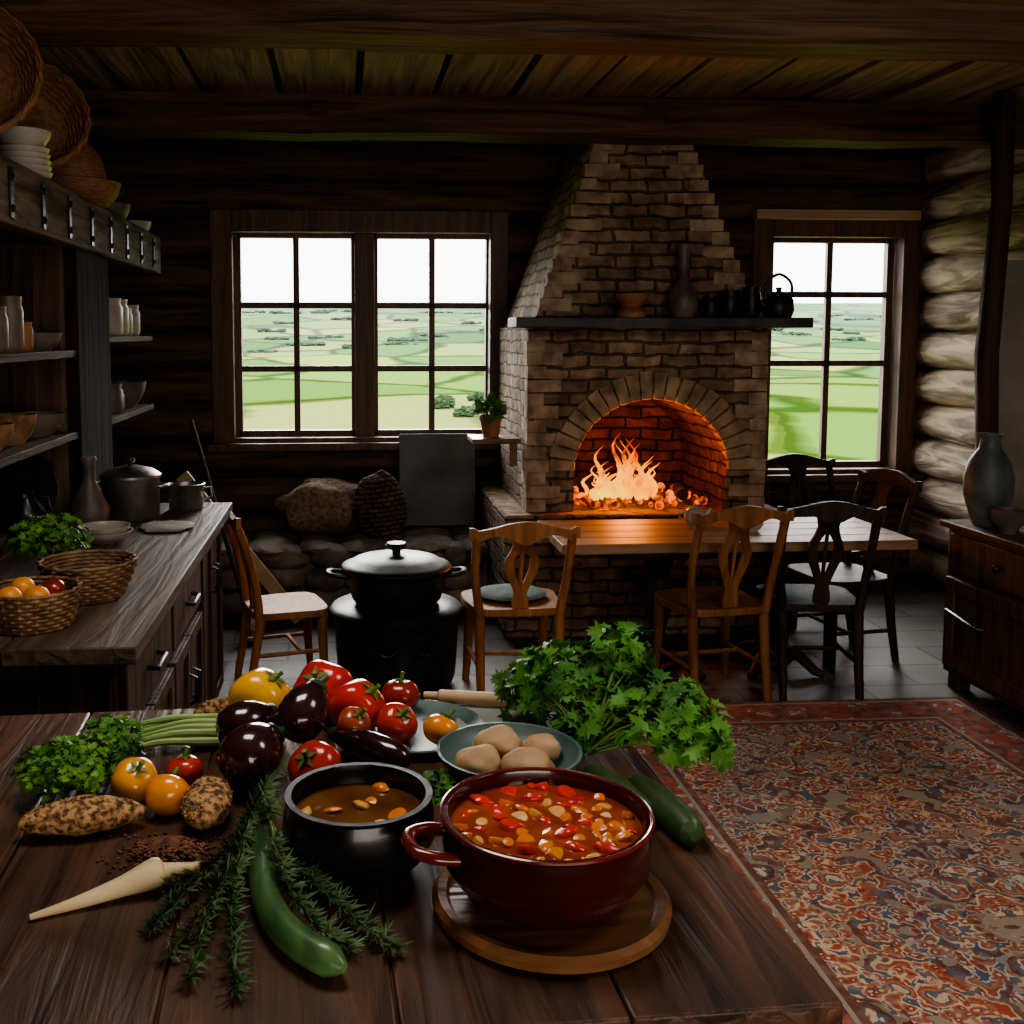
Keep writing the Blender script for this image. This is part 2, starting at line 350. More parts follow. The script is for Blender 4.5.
# fire
m,t,n,l,b_=nt('flame')
tc=n.new('ShaderNodeTexCoord');sp=n.new('ShaderNodeSeparateXYZ');l.new(tc.outputs['Object'],sp.inputs[0])
nz=n.new('ShaderNodeTexNoise');nz.inputs['Scale'].default_value=9;l.new(tc.outputs['Object'],nz.inputs['Vector'])
mm=n.new('ShaderNodeMath');mm.operation='MULTIPLY_ADD';mm.inputs[1].default_value=1.7;l.new(sp.outputs[2],mm.inputs[0]);l.new(nz.outputs['Fac'],mm.inputs[2])
cr=n.new('ShaderNodeValToRGB');e=cr.color_ramp.elements;e[0].position=.42;e[0].color=(1,.56,.035,1);e[1].position=1.15;e[1].color=(.45,.03,.0,1);k=e.new(.78);k.color=(1,.24,.006,1)
l.new(mm.outputs[0],cr.inputs[0]);l.new(cr.outputs[0],b_.inputs['Emission Color']);b_.inputs['Emission Strength'].default_value=1.45;b_.inputs['Base Color'].default_value=(0,0,0,1);b_.inputs['Specular IOR Level'].default_value=0
FL=m
b=B()
for k in range(40):
    x0=R(-.20,.20);y0=R(-.12,.12);h=R(.14,.44)*(1-abs(x0)*2.8);ph=R(0,6)
    pts=[(x0+.035*math.sin(ph+j*.8)*j/8,y0,h*j/10) for j in range(11)]
    r=R(.018,.038); b.tube(pts,[r*x for x in (.5,.9,1.1,1.05,.95,.8,.65,.5,.33,.18,.03)],8,flat=.5)
tag(mesh('fire',b,FL,(1.62,6.02,.745)),'orange flames burning on split logs in brick firebox','fire',kind='stuff')
for k,(x,y,a,zz) in enumerate([(1.55,6.20,.3,.765),(1.70,6.32,-.4,.765),(1.56,6.47,.1,.765),(2.0,6.10,1.35,.765)]):
    b=B().tube([(-.14,0,0),(-.07,.005,.004),(.07,-.004,0),(.14,0,0)],[.036,.042,.04,.034],10)
    tag(mesh('firewood_log',b,CHAR,(x,y,zz),(0,0,a)),'charred firewood log lying in the fire','firewood','logs in the fire')
b=B()
for k in range(150): b.ball((R(-.37,.37),R(-.32,.4),R(0,.014)),R(.012,.03),8,5,nz=.4,seed=k)
tag(mesh('ember_bed',b,emis('ember',(1,.14,.004),1.5,(.05,.004,.0),14,(.42,.66)),(1.727,6.15,.722)),'glowing red embers on hearth floor','embers',kind='stuff')
# stone bench
b=B(); random.seed(3)
b.bb(-.95,.87,6.32,YF-.03,0,.40)
for row in range(3):
    x=-.98
    while x<.80:
        w=R(.16,.34); w=min(w,.86-x)
        b.ball((x+w/2,6.32,.075+row*.14),(w*.52,.09,.078),12,8,nz=.25,seed=x*9+row); x+=w*.98
x=-.95
while x<.78:
    w=R(.25,.42); w=min(w,.85-x); b.ball((x+w/2,6.45,.40),(w*.5,.24,.045),14,8,nz=.2,seed=x); b.ball((x+w/2,6.72,.40),(w*.5,.17,.045),14,8,nz=.2,seed=x+4); x+=w
tag(mesh('stone_bench',b,STONE),'low fieldstone ledge built beneath the window','stone bench')
# ------------------------------------------------------------ outside
random.seed(11)
def gz(x,y):
    s=max(0,min(1,(y-140)/800)); return -6.0+ s*s*(3-2*s)*30 + 2.2*s*5*noise.noise(Vector((x*.004,y*.003,0)))+ .8*noise.noise(Vector((x*.02,y*.02,3)))
NX,NY=90,70; vs=[];fs=[]
for j in range(NY):
    y=12+1400*(j/(NY-1))**2.2
    for i in range(NX):
        x=(i/(NX-1)-.35)*(60+y*2.2); vs.append((x,y,gz(x,y)))
for j in range(NY-1):
    for i in range(NX-1): fs.append((j*NX+i,j*NX+i+1,(j+1)*NX+i+1,(j+1)*NX+i))
m,t,n,l,b_=nt('fields')
tc=n.new('ShaderNodeTexCoord');mp=n.new('ShaderNodeMapping');mp.inputs['Scale'].default_value=(.020,.013,0);mp.inputs['Rotation'].default_value=(0,0,.3);l.new(tc.outputs['Object'],mp.inputs[0])
nz=n.new('ShaderNodeTexNoise');nz.inputs['Scale'].default_value=.03;nz.inputs['Detail'].default_value=6;l.new(tc.outputs['Object'],nz.inputs['Vector'])
va=n.new('ShaderNodeMix');va.data_type='RGBA';va.blend_type='ADD';va.inputs[0].default_value=.25;l.new(mp.outputs[0],va.inputs[6]);l.new(nz.outputs['Color'],va.inputs[7])
vo=n.new('ShaderNodeTexVoronoi');vo.inputs['Scale'].default_value=1.6;l.new(va.outputs[2],vo.inputs['Vector'])
ve=n.new('ShaderNodeTexVoronoi');ve.feature='DISTANCE_TO_EDGE';ve.inputs['Scale'].default_value=1.6;l.new(va.outputs[2],ve.inputs['Vector'])
sc=n.new('ShaderNodeSeparateColor');l.new(vo.outputs['Color'],sc.inputs[0])
cr=n.new('ShaderNodeValToRGB');e=cr.color_ramp.elements;e[0].color=(.045,.095,.018,1);e[1].color=(.27,.235,.09,1);k=e.new(.3);k.color=(.12,.19,.035,1);k=e.new(.5);k.color=(.20,.24,.05,1);k=e.new(.75);k.color=(.07,.14,.03,1)
l.new(sc.outputs[0],cr.inputs[0])
c2=n.new('ShaderNodeValToRGB');c2.color_ramp.elements[0].position=.02;c2.color_ramp.elements[0].color=(.22,.27,.18,1);c2.color_ramp.elements[1].position=.07;l.new(ve.outputs['Distance'],c2.inputs[0])
mx=n.new('ShaderNodeMix');mx.data_type='RGBA';mx.blend_type='MULTIPLY';mx.inputs[0].default_value=.9;l.new(cr.outputs[0],mx.inputs[6]);l.new(c2.outputs[0],mx.inputs[7])
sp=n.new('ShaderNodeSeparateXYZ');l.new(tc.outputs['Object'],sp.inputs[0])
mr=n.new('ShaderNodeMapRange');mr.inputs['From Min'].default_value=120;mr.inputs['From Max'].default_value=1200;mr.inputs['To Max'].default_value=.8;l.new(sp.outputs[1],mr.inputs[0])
m2=n.new('ShaderNodeMix');m2.data_type='RGBA';l.new(mr.outputs[0],m2.inputs[0]);l.new(mx.outputs[2],m2.inputs[6]);m2.inputs[7].default_value=(.115,.175,.20,1)  # distance haze painted into the field colour, stronger farther out
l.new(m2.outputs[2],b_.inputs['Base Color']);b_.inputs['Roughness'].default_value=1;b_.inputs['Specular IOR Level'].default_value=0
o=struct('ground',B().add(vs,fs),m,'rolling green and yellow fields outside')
TR=M('treeleaf',(.03,.055,.025),(.07,.11,.05),1.2,rough=.95,bump=.6,spec=.05)
TRF=M('treefar',(.055,.09,.06),(.09,.135,.09),1.2,rough=.95,bump=.3,spec=.05)  # same foliage with distance haze put into its colour
spots=[]
def tryadd(s0,s1,y0,y1,n,d2=40):
    c=0
    for _ in range(500):
        if c>=n: break
        y=R(y0,y1);x=R(s0,s1)*y
        if all((x-p)**2+(y-q_)**2>d2 for p,q_ in spots): spots.append((x,y)); c+=1
tryadd(.09,.17,92,120,9,9); tryadd(-.14,.17,300,620,26,220); tryadd(.40,.56,300,620,15,220)
for k,(x,y) in enumerate(spots):
    near=y<200
    h=R(1.6,2.4) if near else R(2.0,3.2); wx=1 if near else R(3.0,6.5)
    e=empty('tree',(x,y,gz(x,y)-.3),(0,0,R(-.3,.3)),'leafy green tree standing in the distant fields' if near else 'hazy clump of trees along a distant field edge','tree','trees in the fields')
    b=B()
    for j in range(11): b.ball((R(-.42,.42)*h*wx,R(-.3,.3)*h,h*R(.15,.45)),(h*R(.16,.28)*(1+.35*(wx-1)),h*.26,h*R(.14,.24)),12,8,nz=.9,ns=4,seed=j+k)
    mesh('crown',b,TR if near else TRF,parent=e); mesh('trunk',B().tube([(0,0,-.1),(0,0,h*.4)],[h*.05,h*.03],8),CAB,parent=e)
# ------------------------------------------------------------ rug
m,t,n,l,b_=nt('rugm')
def MT(op,a,b=None,v=None):
    x=n.new('ShaderNodeMath');x.operation=op
    for i,s in enumerate((a,b)):
        if s is None: continue
        if isinstance(s,(int,float)): x.inputs[i].default_value=s
        else: l.new(s,x.inputs[i])
    return x.outputs[0]
def ramp(fac,els,const=False):
    c=n.new('ShaderNodeValToRGB'); 
    if const: c.color_ramp.interpolation='CONSTANT'
    e=c.color_ramp.elements; e[0].position=els[0][0];e[0].color=(*els[0][1],1);e[1].position=els[-1][0];e[1].color=(*els[-1][1],1)
    for p,cc in els[1:-1]: k=e.new(p);k.color=(*cc,1)
    l.new(fac,c.inputs[0]); return c.outputs[0]
RW,RH=1.85,3.7
tc=n.new('ShaderNodeTexCoord');sp=n.new('ShaderNodeSeparateXYZ');l.new(tc.outputs['Object'],sp.inputs[0])
ax=MT('ABSOLUTE',sp.outputs[0]);ay=MT('ABSOLUTE',sp.outputs[1])
cb=n.new('ShaderNodeCombineXYZ');l.new(ax,cb.inputs[0]);l.new(ay,cb.inputs[1])
nz=n.new('ShaderNodeTexNoise');nz.inputs['Scale'].default_value=12;nz.inputs['Detail'].default_value=3;l.new(cb.outputs[0],nz.inputs['Vector'])
vm=n.new('ShaderNodeVectorMath');vm.operation='SCALE';vm.inputs['Scale'].default_value=.11;l.new(nz.outputs['Color'],vm.inputs[0])
va=n.new('ShaderNodeVectorMath');l.new(cb.outputs[0],va.inputs[0]);l.new(vm.outputs[0],va.inputs[1])
v1=n.new('ShaderNodeTexVoronoi');v1.inputs['Scale'].default_value=8;l.new(va.outputs[0],v1.inputs['Vector'])
v2=n.new('ShaderNodeTexVoronoi');v2.inputs['Scale'].default_value=26;l.new(va.outputs[0],v2.inputs['Vector'])
red=(.36,.08,.05);rust=(.42,.18,.10);bei=(.66,.52,.37);navy=(.09,.12,.17);gr=(.34,.29,.24);dk=(.16,.06,.045)
fA=ramp(v1.outputs['Distance'],[(0,bei),(.12,navy),(.20,rust),(.29,red),(.38,bei),(.44,navy),(.50,dk),(.62,gr)],True)
fB=ramp(v2.outputs['Distance'],[(0,bei),(.2,dk),(.3,red),(.42,rust),(.52,bei),(.66,navy)],True)
nz2=n.new('ShaderNodeTexNoise');nz2.inputs['Scale'].default_value=9;nz2.inputs['Detail'].default_value=3;l.new(cb.outputs[0],nz2.inputs['Vector'])
msk=MT('GREATER_THAN',nz2.outputs['Fac'],.48)
fm=n.new('ShaderNodeMix');fm.data_type='RGBA';l.new(msk,fm.inputs[0]);l.new(fA,fm.inputs[6]);l.new(fB,fm.inputs[7])
dm=MT('ADD',MT('MULTIPLY',ax,1.35),MT('MULTIPLY',ay,.75)); dmn=MT('ADD',dm,MT('MULTIPLY',nz.outputs['Fac'],.22))
med=ramp(MT('FRACT',MT('MULTIPLY',dmn,1.15)),[(0,(1,.92,.86)),(.32,(.6,.5,.48)),(.38,(1.0,1,.95)),(.46,(.7,.8,.95)),(.8,(1,.78,.7))],True)
fm2=n.new('ShaderNodeMix');fm2.data_type='RGBA';fm2.blend_type='MULTIPLY';fm2.inputs[0].default_value=.75;l.new(fm.outputs[2],fm2.inputs[6]);l.new(med,fm2.inputs[7])
v3=n.new('ShaderNodeTexVoronoi');v3.inputs['Scale'].default_value=13;l.new(va.outputs[0],v3.inputs['Vector'])
bor=ramp(v3.outputs['Distance'],[(0,rust),(.14,bei),(.22,navy),(.34,red),(.6,dk)],True)
d=MT('MINIMUM',MT('SUBTRACT',RW/2,ax),MT('SUBTRACT',RH/2,ay))
def stripe(a,c): return MT('MULTIPLY',MT('GREATER_THAN',d,a),MT('LESS_THAN',d,c))
cur=fm2.outputs[2]
for (a,c,colr) in [(.05,.24,bor),(.0,.03,dk),(.03,.045,gr),(.24,.255,gr),(.255,.28,dk)]:
    x=n.new('ShaderNodeMix');x.data_type='RGBA';l.new(stripe(a,c),x.inputs[0]);l.new(cur,x.inputs[6])
    if isinstance(colr,tuple): x.inputs[7].default_value=(*colr,1)
    else: l.new(colr,x.inputs[7])
    cur=x.outputs[2]
wn=n.new('ShaderNodeTexNoise');wn.inputs['Scale'].default_value=26;wn.inputs['Detail'].default_value=8;l.new(tc.outputs['Object'],wn.inputs['Vector'])
x=n.new('ShaderNodeMix');x.data_type='RGBA';l.new(ramp(wn.outputs['Fac'],[(.42,(.03,.03,.03)),(.7,(.55,.55,.55))]),x.inputs[0]);l.new(cur,x.inputs[6]);x.inputs[7].default_value=(.33,.22,.16,1)
l.new(x.outputs[2],b_.inputs['Base Color']);b_.inputs['Roughness'].default_value=.95;b_.inputs['Specular IOR Level'].default_value=.15
bp=n.new('ShaderNodeBump');bp.inputs['Strength'].default_value=.5;bp.inputs['Distance'].default_value=.008;l.new(wn.outputs['Fac'],bp.inputs['Height']);l.new(bp.outputs[0],b_.inputs['Normal'])
b=B();vs=[];fs=[]
for j in range(41):
    for i in range(25):
        x=-RW/2+RW*i/24;y=-RH/2+RH*j/40; vs.append((x,y,.012+.003*noise.noise(Vector((x*3,y*3,0)))))
for j in range(40):
    for i in range(24): fs.append((j*25+i,j*25+i+1,j*25+26+i,j*25+25+i))
b.add(vs,fs); b.bb(-RW/2,RW/2,-RH/2,RH/2,0,.009)
tag(mesh('rug',b,m,(1.93,2.74,0)),'worn red and beige patterned oriental rug on tile floor','rug')
# ------------------------------------------------------------ chairs
def chair(loc,rz,wm,label,seatz=.45,top=.92,w=.42,dp=.40,name='dining_chair'):
    e=empty(name,loc,(0,0,rz),label,'chair','wooden chairs in the kitchen')
    b=B(); P=[]
    for k in range(20):
        a=2*pi*k/20; sx=math.copysign(abs(math.cos(a))**.45,math.cos(a));sy=math.copysign(abs(math.sin(a))**.45,math.sin(a))
        P.append((sx*(w/2+.02)*(1 if sy>0 else .93),sy*(dp/2+.01)))
    n=len(P); b.add([(x,y,seatz-.035) for x,y in P]+[(x,y,seatz) for x,y in P]+[(x*.6,y*.6,seatz-.008) for x,y in P],
        [tuple(reversed(range(n)))]+[(i,(i+1)%n,(i+1)%n+n,i+n) for i in range(n)]+[(i+n,(i+1)%n+n,(i+1)%n+2*n,i+2*n) for i in range(n)]+[tuple(range(2*n,3*n))])
    mesh('seat',b,wm,parent=e,bev=.004)
    lx,ly=w/2-.03,dp/2-.03
    for sx in (-1,1):
        b=B(); b.tube([(sx*(lx+.012),ly+.015,0),(sx*(lx+.005),ly+.005,.12),(sx*lx,ly,.25),(sx*lx,ly,seatz-.03)],[.017,.021,.024,.028],10)
        mesh('leg',b,wm,parent=e)
    for sx in (-1,1):
        b=B(); b.tube([(sx*lx,-ly-.06,0),(sx*lx,-ly-.025,.2),(sx*lx,-ly,seatz-.03)],[.018,.022,.025],10); mesh('leg',b,wm,parent=e)
    H=top-seatz
    def by(z): t=(z-seatz)/H; return -ly-.01-.09*t*t-.02*t
    b=B()
    for sx in (-1,1):
        b.tube([(sx*(lx+.012*math.sin(t*pi)+.03*t),by(seatz+H*t),seatz-.03+(H-.02)*t) for t in [0,.15,.3,.45,.6,.75,.9,1]],[.023,.022,.020,.019,.019,.020,.021,.018],10)
    P=[];wt=lx+.065
    xs=[-1+2*k/24 for k in range(25)]
    up=[(x*wt,top+.022*math.cos(x*pi*1.0)+(.014 if abs(x)>.85 else 0)-.01) for x in xs]
    lo=[(x*wt,top-.07-.02*math.cos(x*pi*2)+(.02 if abs(x)>.85 else 0)) for x in reversed(xs)]
    b.extr(up+lo,-.012,.012,fn=lambda x,y,z:(x,by(top-.02)+y+.0-.03*(1-(x/wt)**2),z))
    S=[(0,.035),(.08,.04),(.2,.028),(.32,.045),(.5,.075),(.65,.082),(.78,.055),(.88,.045),(1,.06)]
    z0,z1=seatz,top-.06
    inner=[(.3,.006),(.42,.028),(.55,.045),(.68,.046),(.8,.015)]
    def ip(tab,t):
        for (a,wa),(c,wc) in zip(tab[:-1],tab[1:]):
            if a<=t<=c: return wa+(wc-wa)*(t-a)/(c-a)
        return tab[-1][1]
    for sg in (-1,1):
        m_=16; va_=[]
        it=[(0,.0)]+[(.29,.0)]+[(a,w_*.8) for a,w_ in inner]+[(.81,0),(1,0)]
        for k in range(m_+1):
            t=k/m_; zz=z0+(z1-z0)*t; o_=ip(S,t); i_=ip(it,t); yy=by(zz)
            va_+=[(sg*i_,yy-.008,zz),(sg*o_,yy-.008,zz),(sg*o_,yy+.008,zz),(sg*i_,yy+.008,zz)]
        ff=[]
        for k in range(m_):
            for j in range(4): ff.append((k*4+j,k*4+(j+1)%4,k*4+4+(j+1)%4,k*4+4+j))
        b.add(va_,ff)
    b.tube([(0,by(z0+(z1-z0)*t),z0+(z1-z0)*t) for t in (.25,.4,.6,.85)],.009,8)
    mesh('backrest',b,wm,parent=e,ang=50)
    b=B()
    zz=.17
    for sx in (-1,1): b.tube([(sx*lx,-ly-.03,zz),(sx*(lx+.003),ly+.006,zz)],.011,8)
    b.tube([(-lx,ly*.3,zz),(lx,ly*.3,zz)],.011,8)
    mesh('stretcher',b,wm,parent=e)
    return e
chair((-.30,5.12,0),-pi/2+.28,CHW,'honey-brown wooden chair with shaped back beside the counter',seatz=.38,top=.87,w=.36,dp=.36)
chair((.79,4.86,0),.03,CHW,'honey-brown wooden chair with pierced splat and pale cushion',top=.86,w=.43)
chair((1.73,4.80,0),.15,CHW2,'brown wooden dining chair pulled up to the table',top=.93)
chair((2.23,4.84,0),-.12,CHD,'dark-stained wooden dining chair pulled up to the table',top=.94,w=.41)
chair((2.78,5.98,0),pi,CHD,'dark wooden dining chair behind the table near the fireplace',top=.95)
chair((2.60,5.30,0),pi/2+.15,CHD,'dark wooden dining chair at the end of the table',top=.97)
b=B(); b.ball((0,0,.018),(.17,.16,.022),24,10)
tag(mesh('seat_cushion',b,M('cush',(.13,.17,.165),(.22,.27,.26),9,rough=.9,spec=.2),(.79,4.90,.448)),'muted grey-green flat cushion on wooden chair','cushion')
# ------------------------------------------------------------ dining table
e=empty('dining_table',(1.87,5.1,0),(0,0,0),'long wooden dining table with thick plank top and dark turned pedestals','table')
b=B()
for k in range(4): b.bb(-.86,.86,-.33+k*.165,-.33+(k+1)*.165-.004,.672,.72)
mesh('tabletop',b,DTAB,parent=e,bev=.005)
b=B().bb(-.60,.55,-.18,.18,.61,.672); mesh('apron',b,CHD,parent=e,bev=.004)
for sx in (-.30,.30):
    b=B(); b.lathe([(.05,.05),(.085,.07),(.09,.12),(.05,.17),(.035,.2),(.05,.26),(.072,.34),(.06,.42),(.04,.48),(.06,.52),(.07,.56),(.07,.62)],20,(sx,0,0))
    for a in range(4):
        c,s=math.cos(a*pi/2+pi/4),math.sin(a*pi/2+pi/4); b.tube([(sx+c*.04,s*.04,.11),(sx+c*.14,s*.14,.09),(sx+c*.22,s*.22,.03),(sx+c*.26,s*.26,.02)],[.035,.03,.025,.02],8)
    mesh('pedestal',b,CHD,parent=e)
def bowl(name,loc,r,h,mat,label,cat='bowl',group=None,foot=.5,rot=(0,0,0),th=.006):
    pr=[(0,0),(r*foot,0),(r*foot*1.02,h*.06),(r*.75,h*.3),(r*.93,h*.65),(r,h),(r-th,h),(r*.93-th,h*.67),(r*.73-th,h*.34),(r*foot*.8,h*.14),(0,h*.12)]
    return tag(mesh(name,B().lathe(pr,36),mat,loc,rot,ang=60),label,cat,group)
bowl('bowl',(2.02,5.05,.72),.06,.05,CERAM,'small white cup-like bowl on the dining table')
b=B().lathe([(0,0),(.035,0),(.055,.03),(.05,.07),(.03,.09),(0,.095)],20)
te=empty('teapot',(1.80,5.25,.72),(0,0,0),'small white ceramic teapot on the dining table','teapot')
mesh('body',b,CERAM,parent=te); mesh('spout',B().tube([(.045,0,.04),(.07,0,.06),(.085,0,.085)],[.012,.009,.006],8),CERAM,parent=te); mesh('handle',B().tube([(-.045,0,.07),(-.08,0,.065),(-.08,0,.035),(-.048,0,.025)],.006,8),CERAM,parent=te); mesh('knob',B().ball((0,0,.1),.01,10,6),CERAM,parent=te)
# ------------------------------------------------------------ foreground table
TZ=.88
e=empty('kitchen_table',(-.29,1.71,0),(0,0,math.radians(2.3)),'heavy dark-stained plank table covered with vegetables','table')
b=B(); xs=[-1.10,-.84,-.56,-.24,.04,.33,.61,.88]
for a,c in zip(xs[:-1],xs[1:]): b.bb(a,c-.003,-.56,.57,.835,.88)
b.bb(-1.09,.87,-.55,.56,.83,.872)
mesh('tabletop',b,TABW,parent=e,bev=.004)
mesh('apron',B().bb(-1.0,.78,-.47,.47,.72,.83),TABW,parent=e)
for sx in (-.95,.73):
    for sy in (-.42,.42): mesh('leg',B().lathe([(.035,0),(.045,.03),(.04,.3),(.055,.5),(.04,.6),(.05,.66),(.05,.74)],14,(sx,sy,0)),TABW,parent=e)
def calyx(r,z,mat,parent,n=5,stem=.02,sr=.005):
    b=B()
    for k in range(n):
        a=2*pi*k/n; c,s=math.cos(a),math.sin(a)
        b.add([(0,0,z+.002),(-s*r*.10+c*r*.22,c*r*.10+s*r*.22,z+.005),(c*r*.5,s*r*.5,z+.001),(s*r*.10+c*r*.22,-c*r*.10+s*r*.22,z+.005)],[(0,3,2,1)])
    b.tube([(0,0,z-.004),(.003,0,z+stem*.5),(.006,.002,z+stem)],[sr,sr*.8,sr],7)
    return mesh('stem',b,mat,parent=parent)
def tomato(loc,r,mat,label,name='tomato',sq=.85,rot=(0,0,0),lob=5,amp=.03,group='vegetables piled on the table',cat='tomato'):
    o=mesh(name,B().ball((0,0,0),(r,r,r*sq),28,18,lob,amp,.16),mat,(loc[0],loc[1],loc[2]+r*sq*.97),rot); tag(o,label,cat,group); calyx(r,r*sq*.86,STEM,o); return o
tomato((-.375,1.83,TZ),.041,TOMY,'yellow-orange tomato lying on dark table',rot=(.5,.3,0))
tomato((-.308,1.765,TZ),.040,TOMO,'orange tomato lying on dark table',rot=(-.8,.2,0))
tomato((-.295,1.875,TZ),.034,TOMR,'small red tomato with green stem on table')
tomato((-.058,1.84,TZ),.050,TOMR,'bright red tomato beside eggplants',rot=(.6,-.5,0))
tomato((.022,2.10,TZ),.058,PEPR,'red bell pepper in the vegetable pile','bell_pepper',1.0,(.5,.5,.4),4,.09,cat='bell pepper')
tomato((-.050,2.205,TZ),.064,PEPR,'large red bell pepper at the back of the pile','bell_pepper',.95,(.7,-.4,0),4,.08,cat='bell pepper')
tomato((-.18,2.15,TZ),.064,PEPY,'yellow bell pepper at the back of the pile','bell_pepper',1.0,(.4,.5,.5),4,.08,cat='bell pepper')
tomato((.115,2.19,TZ+.014),.042,TOMD,'dark red tomato on blue-grey plate')
tomato((.100,2.03,TZ+.014),.042,TOMR,'red tomato on blue-grey plate',rot=(.6,.4,0))
tomato((.185,1.995,TZ+.014),.037,TOMO,'orange tomato on blue-grey plate',rot=(-.3,.5,0))
tomato((.015,2.0,TZ+.034),.034,TOMB,'brownish red tomato in the pile',rot=(.5,.4,0))
def eggplant(loc,rot,L,r,label):
    o=mesh('eggplant',B().tube([(0,0,L*t) for t in (0,.01,.04,.12,.3,.5,.7,.85,.95,1)],[r*x for x in (.1,.3,.55,.84,1,1,.85,.62,.45,.35)],24),EGG,loc,rot,ang=80)
    tag(o,label,'eggplant','vegetables piled on the table')
    b=B();b.tube([(0,0,L*.93),(0,0,L*1.01),(0,0,L*1.05),(.006,0,L*1.2)],[r*.52,r*.42,r*.15,r*.13],10); mesh('stem',b,ZUCD,parent=o)
    return o
def along(dx,dy,dz):
    q=Vector((0,0,1)).rotation_difference(Vector((dx,dy,dz))); return q.to_euler()
eggplant((-.20,1.80,TZ+.056),along(.35,.6,.12),.13,.055,'round glossy dark purple eggplant on table')
eggplant((-.245,1.98,TZ+.05),along(.7,.4,.15),.12,.048,'glossy dark purple eggplant behind another')
eggplant((-.11,1.94,TZ+.060),along(.45,.6,.6),.12,.048,'glossy purple eggplant leaning on the pile')
eggplant((.115,1.875,TZ+.032),along(-.7,.62,.05),.19,.031,'long slender dark eggplant')
b=B().lathe([(0,0),(.08,0),(.13,.010),(.145,.02),(.143,.023),(.125,.014),(.08,.008),(0,.008)],40)
tag(mesh('plate',b,TEAL,(.14,2.09,TZ)),'shallow blue-grey plate under tomatoes','plate')
bowl('bowl',(.30,1.87,TZ),.135,.055,TEAL,'wide teal ceramic bowl holding bread rolls',foot=.55)
random.seed(5)
for k,(x,y,a,s,z_) in enumerate([(.24,1.84,.5,1,0),(.325,1.82,-.3,1.05,0),(.365,1.895,.2,.85,.002),(.285,1.915,.1,1.05,.003)]):
    tag(mesh('bread_roll',B().ball((0,0,0),(.046*s,.040*s,.031*s),24,14,nz=.16,ns=1.7,seed=k*3),BUN,(x,y,TZ+.042+z_),(0,0,a)),'round pale bread roll in the teal bowl','bread','bread rolls in the teal bowl')
b=B().tube([(0,0,0),(.03,0,0),(.035,0,0),(.21,0,0),(.215,0,0),(.245,0,0)],[.008,.009,.015,.015,.009,.008],14)
tag(mesh('rolling_pin',b,PALEW,(.17,2.245,TZ+.028),(0,0,-.25)),'pale wooden rolling pin on chopping board','rolling pin')
tag(mesh('chopping_board',B().bb(-.14,.14,-.07,.07,0,.012),M('cb',(.22,.24,.22),(.36,.38,.35),6,rough=.7),(.37,2.15,TZ),(0,0,-.1),bev=.004),'grey weathered chopping board on table','chopping board')
def smooth(pts,n=5):
    out=[];P=[Vector(p) for p in pts]
    for i in range(len(P)-1):
        p0=P[max(i-1,0)];p1=P[i];p2=P[i+1];p3=P[min(i+2,len(P)-1)]
        for k in range(n):
            t=k/n; out.append(.5*((2*p1)+(-p0+p2)*t+(2*p0-5*p1+4*p2-p3)*t*t+(-p0+3*p1-3*p2+p3)*t**3))
    out.append(P[-1]); return out
pts=smooth([(-.130,1.655,.903),(-.132,1.585,.904),(-.126,1.50,.904),(-.108,1.41,.904),(-.069,1.33,.903),(-.005,1.265,.902)],6)
nn=len(pts);c0=Vector((-.1,1.45,TZ))
o=mesh('zucchini',B().tube([p-c0 for p in pts],[.0215*min(1,.35+.65*min(1,i/4))*min(1,.3+(nn-1-i)/3) for i in range(nn)],16),ZUC,c0); tag(o,'long curved green zucchini on table','zucchini')
mesh('stem',B().tube([Vector((-.13,1.65,.903))-c0,Vector((-.128,1.675,.908))-c0,Vector((-.122,1.70,.915))-c0],[.009,.007,.009],8),STEM,parent=o)
o=tag(mesh('cucumber',B().tube([(0,0,0),(.01,-.01,0),(.03,-.08,0),(.045,-.16,0),(.05,-.19,0),(.052,-.20,0)],[.012,.022,.027,.027,.022,.010],18),ZUCD,(.50,1.77,TZ+.027)),'dark green cucumber at the table edge','cucumber')
o=tag(mesh('cucumber',B().tube([(0,0,0),(.01,-.01,0),(.05,-.09,0),(.08,-.16,0),(.083,-.17,0)],[.010,.02,.025,.02,.010],18),ZUCD,(.435,1.83,TZ+.026),(0,0,-.12)),'dark green cucumber beside the red pot','cucumber')
def loaf(loc,L,r,az,label,seed,sq=.75):
    b=B(); n_=26
    pts=[];rr=[]
    for k in range(n_+1):
        t=k/n_; pts.append((-L/2+L*t,.012*math.sin(t*3+seed),0)); rr.append(r*max(.06,math.sin(pi*min(1,max(0,t)))**.55)*(1+.08*noise.noise(Vector((t*5,seed,0)))))
    b.tube(pts,rr,28,flat=sq)
    b.v=[(x,y*(1+.10*noise.noise(Vector((x*60,y*60,seed)))),z*(1+.14*noise.noise(Vector((x*60,y*60,seed+5))))) for x,y,z in b.v]
    random.seed(seed)
    for k in range(150):
        t=R(.08,.92);a=R(0,pi);c_=pts[int(t*n_)];q_=rr[int(t*n_)]
        b.ball((c_[0],c_[1]+math.cos(a)*q_,math.sin(a)*q_*sq),(.003,.002,.0016),6,4)
    tag(mesh('bread_loaf',b,BREAD,(loc[0],loc[1],loc[2]+r*sq*.98),(0,0,az),ang=90),label,'bread','seeded bread rolls on the table')
loaf((-.435,1.70,TZ),.205,.038,.30,'long seeded brown bread roll on dark table',1)
loaf((-.240,1.735,TZ),.165,.042,1.80,'seeded brown bread roll on dark table',2)
loaf((-.27,2.20,TZ),.11,.034,.4,'small brown bread roll behind the vegetables',3)
random.seed(9); b=B()
